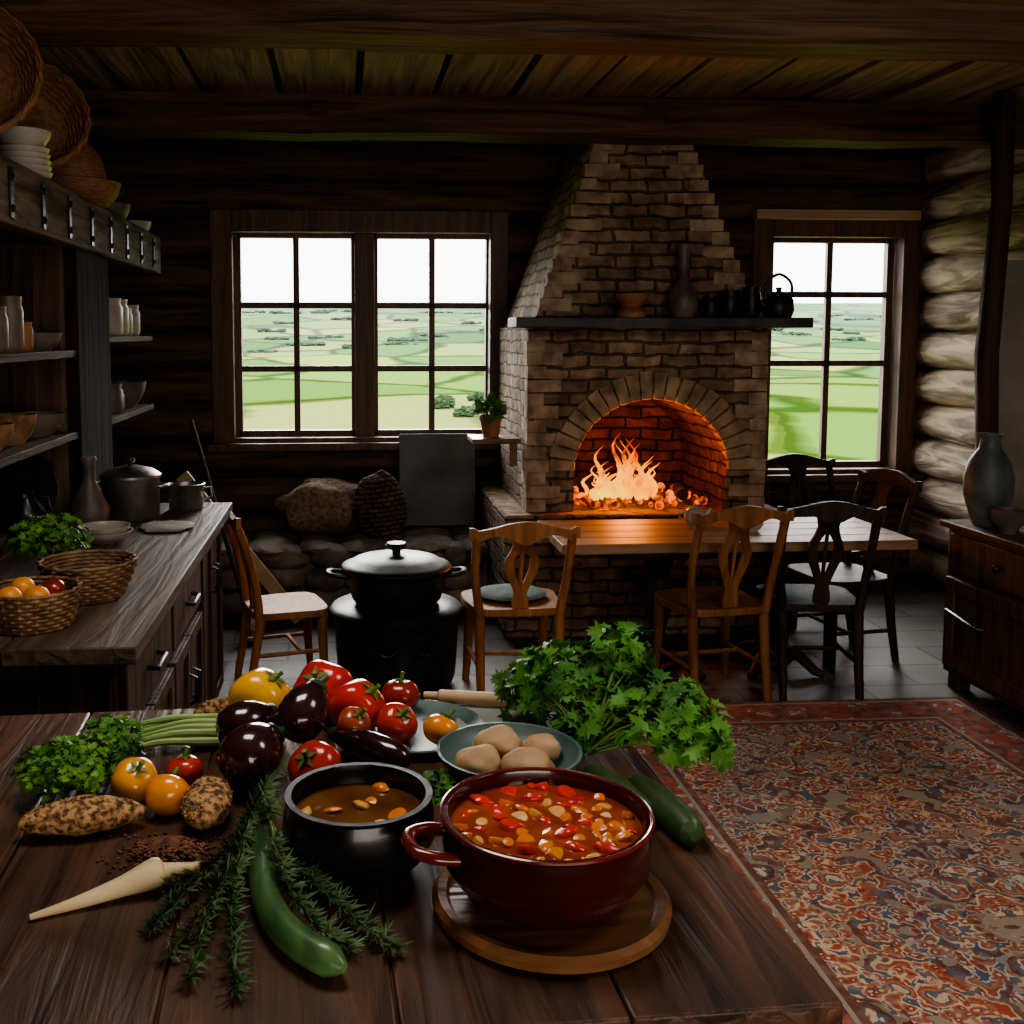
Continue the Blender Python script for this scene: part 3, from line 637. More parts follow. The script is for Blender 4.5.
for k in range(800):
    r=abs(random.gauss(0,.55)); a=R(0,2*pi); x=.08*r*math.cos(a);y=.06*r*math.sin(a); z=max(0,.022*(1-r*1.2))
    b.ball((x,y,z+.002),(.0034,.0028,.0023),6,4)
tag(mesh('grain_pile',b,GRAIN,(-.285,1.625,TZ)),'small heap of reddish brown grains on table','grain',kind='stuff')
o=tag(mesh('parsnip',B().tube(smooth([(0,0,.006),(.06,.028,.01),(.12,.055,.018),(.155,.072,.024),(.172,.08,.024)],4),[.004,.005,.006,.0075,.009,.0105,.012,.0135,.015,.017,.019,.0205,.022,.023,.022,.018,.010],16),PARS,(-.445,1.44,TZ)),'pale cream parsnip lying on table','parsnip')
mesh('stem',B().tube([(.165,.078,.024),(.19,.085,.024),(.215,.088,.022),(.225,.088,.022)],[.014,.010,.010,.012],10),PARS,parent=o)
def leaf(b,c,size,nrm,up,lob=True):
    nrm=nrm.normalized(); t=(up-nrm*up.dot(nrm)); t=t.normalized() if t.length>1e-3 else nrm.orthogonal().normalized(); s=nrm.cross(t)
    pat=[(0,0),(.25,.15),(.6,.1),(.36,.33),(.66,.62),(.28,.55),(.24,.88),(.08,.8),(0,1.05),(-.08,.8),(-.24,.88),(-.28,.55),(-.66,.62),(-.36,.33),(-.6,.1),(-.25,.15)] if lob else [(0,0),(.3,.3),(.25,.7),(0,1),(-.25,.7),(-.3,.3)]
    vs=[c+(s*x+t*y)*size+nrm*size*(.22*abs(x)-.18*y*y) for x,y in pat]+[c+t*.45*size]
    n=len(pat); b.add(vs,[(i,(i+1)%n,n) for i in range(n)])
def rv(): 
    v=Vector((random.gauss(0,1),random.gauss(0,1),random.gauss(0,1))); return v.normalized()
def bunch(name,base,lobes,label,cat,mat=LEAF,size=.03,lob=True,stems=True,group=None,zmin=None):
    e=empty(name,base,(0,0,0),label,cat,group); bl=B();bs=B();bv=Vector(base)
    for (c,r,nl) in lobes:
        c=Vector(c);r=Vector(r)
        for k in range(nl):
            d=rv(); d.z=d.z if d.z>-.5 else -d.z
            q=(random.random()**.4); p=Vector((c.x+d.x*r.x*q,c.y+d.y*r.y*q,c.z+d.z*r.z*q))
            leaf(bl,p-bv,size*R(.6,1.15),(d*.5+rv()*.7+Vector((0,0,.5))),d+rv()*.5,lob)
        if stems:
            for k in range(nl//14):
                d=rv(); p=Vector((c.x+d.x*r.x*.7,c.y+d.y*r.y*.7,c.z+d.z*r.z*.5))
                q0=Vector((R(-.012,.012),R(-.012,.012),R(.004,.02))); p-=bv; bs.tube(smooth([q0,(q0+p)/2+Vector((0,0,.02)),p],4),[.0025]*9,5)
    mesh('leaves',bl,mat,parent=e,ang=180)
    if stems: mesh('stems',bs,STEM,parent=e)
    return e
random.seed(21)
bunch('parsley_bunch',(.47,1.95,TZ+.004),[((.49,2.10,.97),(.17,.10,.085),380),((.62,1.97,.955),(.11,.12,.06),260),((.40,2.11,.95),(.08,.06,.05),90),((.57,2.10,1.04),(.07,.06,.06),90),((.66,1.90,.925),(.06,.08,.035),110),((.47,2.0,.92),(.06,.05,.03),70)],'large leafy green parsley bunch at the table edge','parsley',size=.038)
bunch('curly_parsley',(-.49,1.86,TZ+.004),[((-.50,1.86,.925),(.085,.085,.045),800),((-.44,1.93,.94),(.06,.05,.05),350)],'curly green parsley bunch on table','parsley',LEAF2,.018)
bunch('parsley_sprig',(.17,1.80,TZ+.004),[((.17,1.80,.90),(.035,.04,.015),40)],'small parsley sprig beside the black pot','parsley',size=.026)
bunch('parsley_bunch',(-1.0,3.62,.904),[((-1.0,3.6,1.0),(.13,.12,.09),420)],'curly green parsley bunch on the wooden counter','parsley',LEAF2,.032)
for k in range(9):
    x0=-.44+R(-.02,.02); y=2.0+k*.014; zz=TZ+.013+.012*(k%2)
    b=B().tube(smooth([(0,0,0),(.09,.02,.012),(.17,.035,.006),(.22+R(-.02,.01),.05,0)],3),[.004,.005,.006,.007,.0075,.008,.009,.0095,.010,.010],8)
    tag(mesh('celery_stalk',b,PALEST,(x0,y,zz)),'pale green celery stalk lying on table','celery','celery stalks')
random.seed(33)
e=empty('rosemary_bunch',(-.15,1.78,TZ+.004),(0,0,0),'feathery green herb sprigs spread across the table','herbs'); bs=B();bl=B();bv=Vector((-.15,1.78,TZ+.004))
def sprig(pts,nl,L):
    P=smooth(pts,10); bs.tube([p-bv for p in P],[.0022]*len(P),5)
    for k in range(nl):
        i=R(0.12,1)*(len(P)-1.001); j=int(i); p=P[j].lerp(P[j+1],i-j)-bv; t=(P[j+1]-P[j]).normalized()
        d=(t*R(.4,1)+rv()*.75); d.z=abs(d.z)*.6; d.normalize(); s=d.cross(Vector((0,0,1))).normalized()*.0012; ln=L*R(.6,1.3)
        bl.add([p-s,p+d*ln*.5-s*1.2+Vector((0,0,.002)),p+d*ln,p+d*ln*.5+s*1.2,p+s],[(0,4,3,1),(1,3,2)])
Z0=TZ+.008
for (pts,nl) in [([(-.14,1.83,Z0+.02),(-.16,1.70,Z0+.03),(-.18,1.5,Z0+.02),(-.235,1.33,Z0)],170),([(-.14,1.80,Z0+.02),(-.17,1.62,Z0+.02),(-.23,1.48,Z0+.01),(-.27,1.40,Z0)],150),
    ([(-.14,1.80,Z0+.02),(-.16,1.6,Z0+.035),(-.16,1.4,Z0+.015),(-.14,1.25,Z0)],170),([(-.13,1.80,Z0+.01),(-.155,1.6,Z0+.02),(-.19,1.42,Z0+.02),(-.20,1.28,Z0)],150),
    ([(-.12,1.62,Z0+.04),(-.08,1.5,Z0+.035),(-.0,1.40,Z0+.01),(.06,1.325,Z0)],130),([(-.12,1.6,Z0+.05),(-.09,1.45,Z0+.04),(-.05,1.38,Z0+.01),(.0,1.33,Z0)],110),
    ([(-.14,1.68,Z0+.02),(-.2,1.55,Z0+.015),(-.26,1.50,Z0)],90),([(-.14,1.75,Z0+.02),(-.135,1.82,Z0+.03),(-.12,1.88,Z0+.02)],70),([(-.14,1.75,Z0+.02),(-.17,1.82,Z0+.02),(-.2,1.86,Z0+.0)],50),([(-.14,1.8,Z0+.02),(-.14,1.7,Z0+.05),(-.12,1.62,Z0+.05)],70)]:
    sprig(pts,int(nl*2.9),.028)
mesh('stems',bs,STEM,parent=e); mesh('leaves',bl,HERB,parent=e,ang=180)
# pots
def potprof(r,h,belly=1.0,th=.007,base=.8):
    return [(0,0),(r*base*.9,0),(r*base,h*.03),(r*(.5*base+.5)*belly,h*.18),(r*belly,h*.45),(r*(.5+.5*belly),h*.8),(r*.985,h*.94),(r*1.02,h*.97),(r*1.02,h),(r*.99-th,h),(r*.97-th,h*.9),(r*belly-th-.002,h*.45),(r*base-th,h*.1),(0,h*.08)]
e=empty('cooking_pot',(.018,1.57,TZ),(0,0,0),'round black cast-iron pot filled with broth','pot')
mesh('body',B().lathe(potprof(.112,.115,1.06,base=.7),48),ENAM,parent=e,ang=60)
random.seed(2)
def stew(name,loc,r,broth,n,label,mats,smin,smax,wts=None):
    b=B(); b.lathe([(r,-.004),(r,0),(r*.7,.0015),(0,.001)],40); placed=[]
    tries=0
    while len(placed)<n and tries<n*40:
        tries+=1
        a=R(0,2*pi);q=math.sqrt(R(0,1))*(r-.012); s=R(smin,smax); x,y=q*math.cos(a),q*math.sin(a)
        if any((x-p)**2+(y-w_)**2<((s+u)*.8)**2 for p,w_,u in placed): continue
        placed.append((x,y,s)); b.mi=random.choice(list(range(1,len(mats)+1)))
        ty=random.random(); T=Matrix.Translation((x,y,R(-.004,.003)))@Euler((R(-.45,.45),R(-.45,.45),R(0,6))).to_matrix().to_4x4()
        if ty<.4: b.lathe([(0,-.005),(s*.9,-.005),(s,0),(s*.9,.005),(0,.006)],12,T=T)
        elif ty<.7: b.ball((0,0,0),(s*1.1,s*.75,s*.5),12,8,nz=.3,seed=len(placed),T=T)
        else: b.ball((0,0,0),(s*1.25,s*.8,s*.42),10,6,lobes=4,amp=.12,nz=.2,seed=len(placed),T=T)
    tag(mesh(name,b,[broth]+mats,loc,ang=50),label,'soup',kind='stuff')
stew('broth',(.018,1.57,TZ+.083),.103,BROTHD,8,'clear brown broth with few carrot pieces in black pot',[CARR,CHY,TOMO],.010,.017)
b=B().lathe([(0,0),(.155,0),(.168,.006),(.17,.018),(.162,.026),(.15,.024),(.145,.018),(0,.018)],56)
tag(mesh('serving_board',b,BOARDW,(.29,1.425,TZ)),'round brown wooden serving board under red pot','serving board')
PX,PY,PZ=.285,1.44,TZ+.018
e=empty('cooking_pot',(PX,PY,PZ),(0,0,0),'dark red enamelled pot full of vegetable stew','pot')
mesh('body',B().lathe(potprof(.150,.118,.99,base=.72),56),[REDEN],parent=e,ang=60)
mesh('rim',B().tube([(.150*math.cos(2*pi*k/56),.150*math.sin(2*pi*k/56),.117) for k in range(56)],.0035,8,closed=True),REDH,parent=e)
P=[(.138,-.045,.082),(.165,-.045,.086),(.192,-.030,.089),(.200,0,.09),(.192,.030,.089),(.165,.045,.086),(.138,.045,.082)]
mesh('handle',B().tube(smooth(P,4),.011,12,flat=.8),REDH,rot=(0,0,pi+.12),parent=e)
stew('vegetable_stew',(PX,PY,PZ+.098),.139,BROTH,68,'thick vegetable stew with carrots, peppers and potatoes',[CARR,CHR,CARR,CHY,CHR,TOMO,CHR,CARR],.008,.019)
# ------------------------------------------------------------ cauldrons
e=empty('iron_cauldron',(.245,5.0,0),(0,0,0),'wide black cast-iron cauldron standing on the floor','cauldron')
b=B().lathe([(0,.0),(.25,.0),(.27,.02),(.285,.06),(.295,.2),(.30,.32),(.318,.355),(.325,.38),(.31,.395),(.2,.40),(0,.40)],48); mesh('body',b,IRON,parent=e,ang=50)
for a in (-1.2,-1.75):
    mesh('handle',B().tube(smooth([(.29,-.04,.26),(.325,-.03,.24),(.33,0,.23),(.325,.03,.24),(.29,.04,.26)],3),.009,8),IRON,rot=(0,0,a),parent=e)
e=empty('dutch_oven',(.245,5.0,.40),(0,0,0),'black cast-iron dutch oven with lid and side handles','pot')
mesh('body',B().lathe([(0,0),(.19,0),(.215,.03),(.235,.1),(.24,.155),(.255,.165),(.255,.175),(0,.175)],48),IRON,parent=e,ang=50)
ld=mesh('lid',B().lathe([(.262,.172),(.268,.182),(.262,.192),(.235,.2),(.20,.222),(.12,.24),(.04,.245),(0,.245)],48),IRON,parent=e,ang=50)
mesh('knob',B().lathe([(.022,.243),(.02,.26),(.045,.27),(.055,.285),(.045,.297),(0,.30)],20),IRON,parent=ld)
for a in (0,pi):
    mesh('handle',B().tube(smooth([(.235,-.06,.145),(.29,-.055,.15),(.32,-.04,.155),(.33,0,.158),(.32,.04,.155),(.29,.055,.15),(.235,.06,.145)],3),.013,8),IRON,rot=(0,0,a),parent=e)
# ------------------------------------------------------------ left counter
e=empty('base_cabinet',(-1.06,3.85,0),(0,0,0),'dark rustic wooden base cabinet with drawers and doors','cabinet')
mesh('body',B().bb(-.47,.45,-1.10,1.10,.0,.85),CAB,parent=e,bev=.004)
for k in range(5): mesh('side_plank',B().bb(-.46+k*.182,-.46+(k+1)*.182-.008,-1.115,-1.10,.02,.84),CAB,parent=e,bev=.003)
for (y0,y1,kind) in [(-1.06,-.34,'d'),(-.30,.38,'d'),(.42,1.06,'o')]:
    zt_=.83
    if kind=='d':
        d=mesh('drawer',B().bb(.45,.475,y0,y1,.62,.82),CAB,parent=e,bev=.006); mesh('knob',B().tube([(.475,(y0+y1)/2-.08,.72),(.505,(y0+y1)/2-.07,.715),(.505,(y0+y1)/2+.07,.715),(.475,(y0+y1)/2+.08,.72)],.008,8),IRON,parent=d); zt_=.58
    ym=(y0+y1)/2
    for a,c,hy in ((y0,ym-.005,ym-.04),(ym+.005,y1,ym+.04)):
        b=B();b.bb(.45,.466,a,c,.06,zt_)
        for (p0,p1,r0,r1) in ((a,a+.05,.06,zt_),(c-.05,c,.06,zt_),(a+.05,c-.05,.06,.11),(a+.05,c-.05,zt_-.05,zt_)): b.bb(.466,.48,p0,p1,r0,r1)
        d=mesh('door',b,CAB,parent=e,bev=.003); mesh('handle',B().tube([(.48,hy,zt_-.14),(.505,hy,zt_-.15),(.505,hy,zt_-.24),(.48,hy,zt_-.25)],.007,8),IRON,parent=d)
b=B()
for k in range(3): b.bb(-1.57+k*.345,-1.57+(k+1)*.345-.004,2.68,5.02,.852,.90)
tag(mesh('worktop',b,COUNTER,bev=.005),'thick weathered dark brown plank worktop on the cabinet','worktop')
# shelves
e=empty('wall_shelf_unit',(-1.35,4.4,.9),(0,0,0),'dark rustic open shelving standing above the counter','shelf')
def spart(name,b,mat,**k):
    b.v=[(v[0]+1.35,v[1]-4.4,v[2]-.9) for v in b.v]; return mesh(name,b,mat,parent=e,**k)
for (y0,y1,z) in [(2.6,4.42,1.30),(2.6,4.42,1.635),(5.0,6.15,1.30),(5.0,6.15,1.69)]: spart('shelf_board',B().bb(-1.57,-1.1,y0,y1,z-.03,z),SHELF,bev=.004)
spart('upright',B().bb(-1.14,-1.09,4.42,4.95,.9,2.06),UPR,bev=.004); spart('upright',B().bb(-1.57,-1.14,4.40,4.45,.9,2.06),CAB); spart('upright',B().bb(-1.57,-1.09,4.95,5.0,.9,2.06),UPR)
spart('upright',B().bb(-1.57,-1.1,2.55,2.6,.9,2.06),CAB); spart('back_panel',B().bb(-1.585,-1.57,2.55,6.2,.9,2.2),SHELF)
spart('shelf_board',B().bb(-1.57,-1.08,2.55,6.25,2.20,2.25),SHELF)
spart('fascia',B().bb(-1.13,-1.06,2.55,6.25,2.05,2.26),M('fasc',(.04,.03,.023),(.18,.14,.105),11,(1.6,.15,1.6),.8,0,.9,1.2,bd=.02,spec=.3),bev=.008)
for k in range(9): spart('iron_bracket',B().bb(-1.06,-1.052,3.1+k*.36,3.135+k*.36,2.07,2.23).ball((-1.052,3.117+k*.36,2.10),(.01,.014,.014),10,6).ball((-1.052,3.117+k*.36,2.20),(.01,.014,.014),10,6),IRON)
def item(name,prof,loc,mat,label,cat,group=None,rot=(0,0,0)): return tag(mesh(name,B().lathe(prof,32),mat,loc,rot,ang=55),label,cat,group)
def jar(loc,r,h,mat,label,name='jar',group=None): return item(name,[(0,0),(r*.8,0),(r,h*.12),(r,h*.75),(r*.85,h*.86),(r*.9,h*.9),(r*.9,h),(r*.8,h),(r*.75,h*.85),(r*.9,h*.7),(0,h*.1)],loc,mat,label,'jar',group)
for k,(y,r,h,mt,lb) in enumerate([(3.55,.05,.13,CERD,'small dark ceramic jar on the shelf'),(3.72,.045,.16,CERD,'small dark ceramic jar on the shelf'),(3.88,.05,.20,CERD,'tall dark ceramic jar on the shelf'),(4.03,.04,.11,TERRA,'small terracotta jar on the shelf')]):
    jar((-1.2,y,1.635),r,h,mt,lb,group='jars on the upper shelf')
bowl('bowl',(-1.19,4.22,1.635),.085,.07,CERD,'small dark bowl on the shelf')
for y,r,h,mt,lb in [(3.60,.10,.10,WICK,'brown wooden bowl on the lower shelf'),(3.90,.09,.11,WICK,'brown wicker bowl on the lower shelf'),(4.22,.11,.09,CERD,'dark ceramic bowl on the lower shelf')]: bowl('bowl',(-1.21,y,1.30),r,h,mt,lb)
bowl('bowl',(-1.40,4.02,1.30),.06,.16,CERD,'small dark bowl on the lower shelf')
for y,r,h in [(5.42,.075,.19),(5.60,.07,.19),(5.95,.06,.17),(5.77,.055,.15)]: jar((-1.19,y,1.69),r,h,CERAM,'white glazed storage jar on the shelf',group='white jars on the far shelf')
bowl('bowl',(-1.21,5.87,1.30),.12,.14,CERD,'grey-brown stoneware bowl on the far shelf'); jar((-1.18,5.4,1.30),.06,.15,CERD,'dark stoneware jar on the far shelf'); jar((-1.2,5.58,1.30),.05,.11,TERRA,'small terracotta jar on the far shelf')
# top of shelf
def bask(name,c,r,h,rot,label):
    b=B(); b.lathe([(0,0),(r*.6,.0),(r*.8,h*.25),(r*.95,h*.65),(r,h),(r*.96,h),(r*.9,h*.66),(r*.76,h*.3),(r*.5,h*.1),(0,h*.08)],44)
    for k in range(7): t=k/6; b.tube([((r*(.72+.29*t)+.004*(1 if j%2 else -1))*math.cos(2*pi*j/44),(r*(.72+.29*t)+.004*(1 if j%2 else -1))*math.sin(2*pi*j/44),h*(.15+.84*t)) for j in range(44)],.009,6,closed=True)
    return tag(mesh(name,b,WICKB,c,rot,ang=60),label,'basket')
bask('bread_basket',(-1.30,4.42,2.50),.25,.16,(1.15,0,.35),'large round woven basket propped on the top shelf')
bask('bread_basket',(-1.30,3.80,2.53),.26,.16,(1.25,0,.2),'large woven tray basket propped on the top shelf')
bowl('wooden_bowl',(-1.22,4.98,2.25),.20,.14,WICKB,'brown turned wooden bowl on the top shelf',foot=.45,th=.012)
item('wooden_dome',[(.0,0),(.15,0),(.155,.03),(.13,.12),(.07,.2),(.0,.22)],(-1.24,4.98,2.39),WICKB,'brown domed basket lid above a wooden bowl','basket lid')
for k in range(5):
    bowl('plate',(-1.17,4.02,2.25+k*.022),.10-.002*k,.04,CERAM,'cream stoneware plate stacked on the top shelf','plate','stacked plates on the top shelf')
bowl('bowl',(-1.17,4.02,2.37),.10,.07,CERAM,'cream bowl on top of the plate stack')
bowl('bowl',(-1.17,5.45,2.25),.1,.10,CERD,'small stoneware bowl on the top shelf'); bowl('bowl',(-1.17,6.08,2.25),.09,.08,CERAM,'small pale bowl on the top shelf')
bunch('dried_herbs',(-1.25,5.75,2.26),[((-1.25,5.75,2.38),(.12,.12,.09),90)],'dark dried herb bundle on the top shelf','herbs',HERB,.05)
# counter items
e=empty('stock_pot',(-.93,4.60,.90),(0,0,0),'grey metal stock pot with lid on the counter','pot')
mesh('body',B().lathe([(0,0),(.11,0),(.12,.012),(.122,.17),(.128,.18),(.128,.186),(0,.186)],40),STEEL,parent=e,ang=50)
ld=mesh('lid',B().lathe([(.13,.186),(.13,.194),(.10,.215),(.04,.232),(0,.234)],40),STEEL,parent=e); mesh('knob',B().lathe([(.01,.23),(.01,.245),(.022,.252),(.02,.265),(0,.268)],14),IRON,parent=ld)
for a in (-.3,pi-.3): mesh('handle',B().tube(smooth([(.12,-.035,.15),(.16,-.03,.15),(.17,0,.15),(.16,.03,.15),(.12,.035,.15)],3),.007,8),STEEL,rot=(0,0,a),parent=e)
e=empty('saucepan',(-.725,4.82,.90),(0,0,0),'small grey metal saucepan with handle on the counter','pot')
mesh('body',B().lathe([(0,0),(.07,0),(.078,.01),(.08,.115),(.085,.12),(.08,.122),(.075,.115),(.072,.015),(0,.012)],36),STEEL,parent=e,ang=50)
mesh('handle',B().tube([(.075,0,.10),(.11,0,.105),(.115,0,.06),(.08,0,.04)],.006,8),STEEL,parent=e)
bowl('bowl',(-.93,4.08,.90),.11,.045,CERAM,'white shallow bowl on the counter'); bowl('bowl',(-.93,4.08,.915),.10,.05,CERAM,'white shallow bowl nested on another')
def wicker(b,r0,r1,h,nr,nv):
    for k in range(nr):
        t=k/(nr-1); r=r0+(r1-r0)*t**.7; b.tube([((r+.004*(1 if (j+k)%2 else -1))*math.cos(2*pi*j/(2*nv)),(r+.004*(1 if (j+k)%2 else -1))*math.sin(2*pi*j/(2*nv)),.006+h*t) for j in range(2*nv)],h/nr*.55,6,closed=True)
    for j in range(nv):
        a=2*pi*(j+.5)/nv; b.tube([(math.cos(a)*(r0+(r1-r0)*t**.7),math.sin(a)*(r0+(r1-r0)*t**.7),.004+h*t) for t in (0,.33,.66,1)],.004,6)
    b.lathe([(0,.002),(r0,.002),(r0,.01),(0,.01)],24)
    b.lathe([(r0*.98,.01),((r0+r1)/2*.99,h*.4)],24)
b=B(); wicker(b,.09,.14,.11,11,18); tag(mesh('wicker_bowl',b,WICK,(-.78,3.20,.90)),'round woven wicker bowl on the counter','basket')
b=B(); wicker(b,.10,.125,.10,10,18); tag(mesh('wicker_basket',b,WICK,(-.86,2.90,.90)),'wicker basket filled with oranges on the counter','basket')
for k,(x,y,z,mt,nm,lb) in enumerate([(-.835,2.86,.985,ORG,'orange','orange fruit in wicker basket'),(-.91,2.86,.985,ORG,'orange','orange fruit in wicker basket'),(-.815,2.945,.985,TOMD,'tomato','dark red tomato in wicker basket'),(-.90,2.95,.99,ORG,'orange','orange fruit in wicker basket')]):
    tag(mesh(nm,B().ball((0,0,0),.036,20,12,dent=.05),mt,(x,y,z)),lb,nm,'fruit in the wicker basket')
item('bottle',[(0,0),(.06,0),(.08,.04),(.08,.09),(.05,.15),(.028,.2),(.026,.27),(.034,.29),(.03,.30),(0,.3)],(-1.05,4.36,.90),CERD,'brown gourd-shaped clay bottle on the counter','bottle')
e=empty('jug',(-1.24,4.12,.90),(0,0,0),'black ceramic jug on the counter','jug'); mesh('body',B().lathe([(0,0),(.06,0),(.085,.06),(.08,.12),(.04,.17),(.045,.2),(.04,.2),(0,.19)],30),ENAM,parent=e,ang=50); mesh('handle',B().tube([(.042,0,.18),(.09,0,.17),(.1,0,.12),(.08,0,.09)],.008,8),ENAM,parent=e)
tag(mesh('round_tray',B().lathe([(0,0),(.155,0),(.165,.02),(.155,.022),(.145,.01),(0,.01)],48),IRON,(-1.32,4.33,1.062),(1.35,0,0)),'round dark metal tray leaning behind the bottles','tray')
b=B().ball((0,0,0),(.11,.13,.010),20,8,nz=.4); tag(mesh('dish_cloth',b,CLOTH,(-.74,4.36,.907)),'crumpled beige cloth on the counter','cloth')
item('bowl',[(0,0),(.04,0),(.07,.04),(.075,.07),(.068,.07),(.06,.04),(0,.015)],(-1.3,3.85,.90),CERD,'small dark bowl on the counter','bowl')
# ------------------------------------------------------------ window bench things
tag(mesh('grain_sack',B().ball((0,0,.17),(.29,.17,.18),28,18,nz=.35,ns=1.6,seed=4).tube([(.2,0,.22),(.28,0,.27),(.33,.02,.31)],[.08,.035,.055],12),BURL,(-.10,6.65,.445)),'brown burlap sack lying on the stone ledge','sack')
WB=brickmat('wov',(.30,.21,.13),(.17,.115,.07),(.05,.035,.02),.06,.03,1.0,wob=.02,ms=.006,bd=.01)
tag(mesh('woven_bag',B().ball((0,0,.2),(.16,.09,.21),22,16,nz=.15,ns=2,seed=8),WB,(.24,6.40,.44),(-.12,-.12,0)),'woven brown bag leaning on the sack','bag')
tag(mesh('slate_board',B().bb(-.25,.25,-.012,.012,0,.60),SLATE,(.60,6.74,.455),(-.12,0,0),bev=.004),'plain dark grey slate panel leaning below the window','slate panel')
tag(mesh('wall_bracket_shelf',B().bb(.72,.995,5.86,6.14,1.08,1.11).bb(.95,.995,5.98,6.02,.94,1.08),BOARDW,bev=.004),'small wooden bracket shelf on the fireplace side','shelf')
e=empty('potted_plant',(.84,6.0,1.11),(0,0,0),'small green plant in terracotta pot on a bracket shelf','plant')
mesh('pot',B().lathe([(0,0),(.045,0),(.062,.10),(.068,.10),(.068,.125),(.058,.125),(.055,.1),(0,.09)],28),TERRA,parent=e,ang=50)
bl=B();random.seed(4)
for k in range(70): d=rv(); d.z=abs(d.z); leaf(bl,Vector((d.x*.05,d.y*.05,.12+d.z*.07)),R(.04,.08),rv()+Vector((0,0,.5)),d+Vector((0,0,.4)),False)
mesh('foliage',bl,LEAF2,parent=e,ang=180)
b=B().box((0,0,.5),(.08,.02,1.1)); tag(mesh('wooden_plank',b,PALEW,(-.30,6.10,.06),(0,-.66,.0),bev=.003),'long pale wooden plank leaning beside the cabinet','plank')
bo=empty('broom',(-.50,5.75,.0),(-.22,-.30,0),'dark broom leaning beside the cabinet','broom'); mesh('handle',B().tube([(0,0,.25),(0,0,1.3)],.014,8),CHD,parent=bo); mesh('bristles',B().tube([(0,0,0),(0,0,.15),(0,0,.28)],[.09,.06,.02],14,flat=.4),BURL,parent=bo)
# ------------------------------------------------------------ mantel items
e=empty('kettle',(2.40,5.70,1.79),(0,0,0),'black iron kettle on the mantel shelf','kettle'); mesh('body',B().lathe([(0,0),(.07,0),(.085,.04),(.08,.10),(.05,.13),(.02,.14),(.012,.15),(.02,.165),(0,.17)],28),IRON,parent=e,ang=50)
mesh('handle',B().tube(smooth([(-.07,0,.10),(-.07,0,.19),(0,0,.24),(.07,0,.19),(.07,0,.10)],4),.009,8),IRON,parent=e); mesh('spout',B().tube([(-.07,0,.06),(-.11,0,.10),(-.125,0,.13)],[.018,.012,.009],8),IRON,parent=e)
item('bottle',[(0,0),(.06,0),(.085,.06),(.08,.13),(.035,.2),(.03,.36),(.04,.4),(.03,.4),(0,.38)],(1.86,5.70,1.79),CERD,'tall dark long-necked bottle on the mantel shelf','bottle')
bowl('bowl',(1.57,5.70,1.85),.10,.07,TERRA,'brown clay bowl stacked on the mantel shelf'); item('bowl',[(0,0),(.08,0),(.085,.03),(.05,.06),(0,.06)],(1.57,5.70,1.79),TERRA,'upturned brown clay bowl on the mantel shelf','bowl')
for x,r,h in [(2.02,.05,.12),(2.13,.055,.15),(2.25,.05,.17)]: jar((x,5.71,1.79),r,h,IRON,'dark stoneware jar on the mantel shelf',group='dark jars on the mantel')
# ------------------------------------------------------------ sideboard
e=empty('sideboard',(3.16,3.95,0),(0,0,0),'dark antique wooden sideboard with drawers and iron handle','sideboard')
mesh('body',B().bb(-.27,.27,-.86,.84,.08,.78),CAB,parent=e,bev=.006)
mesh('top',B().bb(-.30,.30,-.89,.87,.78,.81),CAB,parent=e,bev=.006)
for y in (-.8,.78):
    for x in (-.22,.22): mesh('leg',B().box((x,y,.04),(.07,.07,.08)),CAB,parent=e)
for (y0,y1) in ((-.82,-.02),(.02,.80)):
    d=mesh('drawer',B().bb(-.29,-.27,y0,y1,.58,.76),CAB,parent=e,bev=.006)
    mesh('knob',B().ball((-.305,(y0+y1)/2,.67),.018,12,8),IRON,parent=d)
    b=B();b.bb(-.285,-.27,y0,y1,.12,.55)
    for (p0,p1,r0,r1) in ((y0,y0+.07,.12,.55),(y1-.07,y1,.12,.55),(y0+.07,y1-.07,.12,.19),(y0+.07,y1-.07,.48,.55)): b.bb(-.3,-.285,p0,p1,r0,r1)
    d=mesh('door',b,CAB,parent=e,bev=.004)
    mesh('handle',B().tube([(-.30,y1-.05,.40),(-.325,y1-.06,.40),(-.325,y1-.30,.37),(-.30,y1-.31,.37)],.010,8),IRON,parent=d)
item('vase',[(0,0),(.06,0),(.07,.02),(.105,.14),(.108,.22),(.09,.30),(.05,.36),(.042,.40),(.055,.43),(.045,.43),(.035,.39),(0,.36)],(2.995,4.66,.81),VASEM,'tall grey-blue glazed stoneware vase on the sideboard','vase')
item('bowl',[(0,0),(.03,0),(.035,.015),(.07,.06),(.075,.11),(.067,.11),(.062,.06),(0,.03)],(2.965,4.45,.81),CERD,'small brown stoneware bowl on the sideboard','bowl')
jar((3.08,4.30,.81),.05,.13,CERD,'dark stoneware jar on the sideboard')
tag(mesh('timber_post',B().tube([(3.40,5.35,0),(3.42,5.33,.8),(3.40,5.36,1.6),(3.43,5.34,2.4),(3.42,5.35,2.93)],[.065,.055,.06,.052,.06],10),POSTW),'rough dark upright timber post','post')
tag(mesh('plaster_panel',B().bb(3.52,3.80,5.5,5.54,0,2.1),M('plas',(.20,.19,.17),(.31,.29,.26),3,rough=.9),(0,0,0)),'plain pale grey upright panel by the log wall','panel')
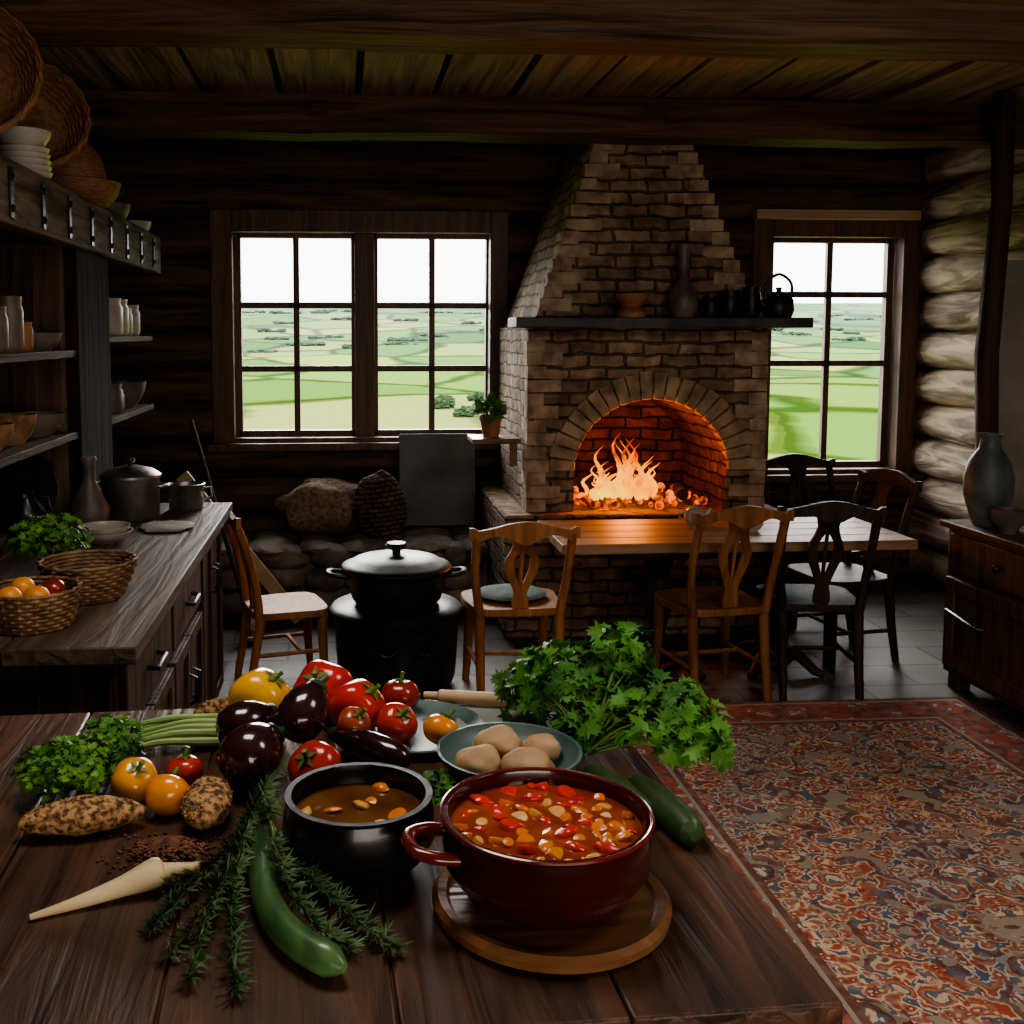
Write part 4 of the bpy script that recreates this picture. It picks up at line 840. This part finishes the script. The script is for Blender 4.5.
# ------------------------------------------------------------ lights & world
w=bpy.data.worlds.new('w');bpy.context.scene.world=w;w.use_nodes=True;wt=w.node_tree
bg=wt.nodes['Background'];bg.inputs[0].default_value=(.94,.965,1,1);bg.inputs[1].default_value=4.0
def light(kind,name,loc,energy,col,rot=(0,0,0),size=.3,size_y=None):
    L=bpy.data.lights.new(name,kind);L.energy=energy;L.color=col
    if kind=='AREA':
        L.size=size
        if size_y: L.shape='RECTANGLE';L.size_y=size_y
    elif kind=='POINT': L.shadow_soft_size=size
    elif kind=='SUN': L.angle=size
    o=bpy.data.objects.new(name,L);COL.objects.link(o);o.location=loc;o.rotation_euler=rot;return o
light('SUN','sky_fill_high',(0,20,20),4.2,(1,.96,.9),(-math.radians(57),0,math.radians(-10)),.8)  # sun lamp added for soft overcast daylight falling through the windows
light('SUN','sky_fill_low',(5,20,20),6.0,(1,.96,.9),(-math.radians(77),0,math.radians(8)),.9)  # second, low sun added as sky light reaching deep into the room
light('POINT','fire_light',(1.64,5.93,.99),19,(1,.26,.045),size=.08)
light('AREA','table_fill',(-.2,2.1,2.7),13.5,(1,.93,.82),(0,0,0),.8,.5)  # unseen soft fill added above the table to light the vegetables from above
light('AREA','room_fill',(1.8,1.6,2.7),15,(1,.94,.86),(math.radians(30),0,math.radians(-8)),1.0,.6)  # unseen fill added to brighten the rug and the room
light('AREA','rear_fill',(.8,-.65,1.2),27,(1,.89,.76),(math.radians(107),0,0),2.2,.8)  # added fill behind the camera, lights the whole room from the front
# ------------------------------------------------------------ camera
cd=bpy.data.cameras.new('camera');cam=bpy.data.objects.new('camera',cd);COL.objects.link(cam)
cam.location=(0,0,1.7);cam.rotation_euler=(math.radians(85),0,math.radians(-4))
cd.sensor_width=36;cd.lens=1050/1024*36;cd.shift_x=(512-418)/1024;cd.shift_y=-(512-426)/1024;cd.clip_end=5000;cd.clip_start=.05
bpy.context.scene.camera=cam
vs_=bpy.context.scene.view_settings
try:
    vs_.look='AgX - Medium High Contrast'; vs_.exposure=.5
except Exception: pass
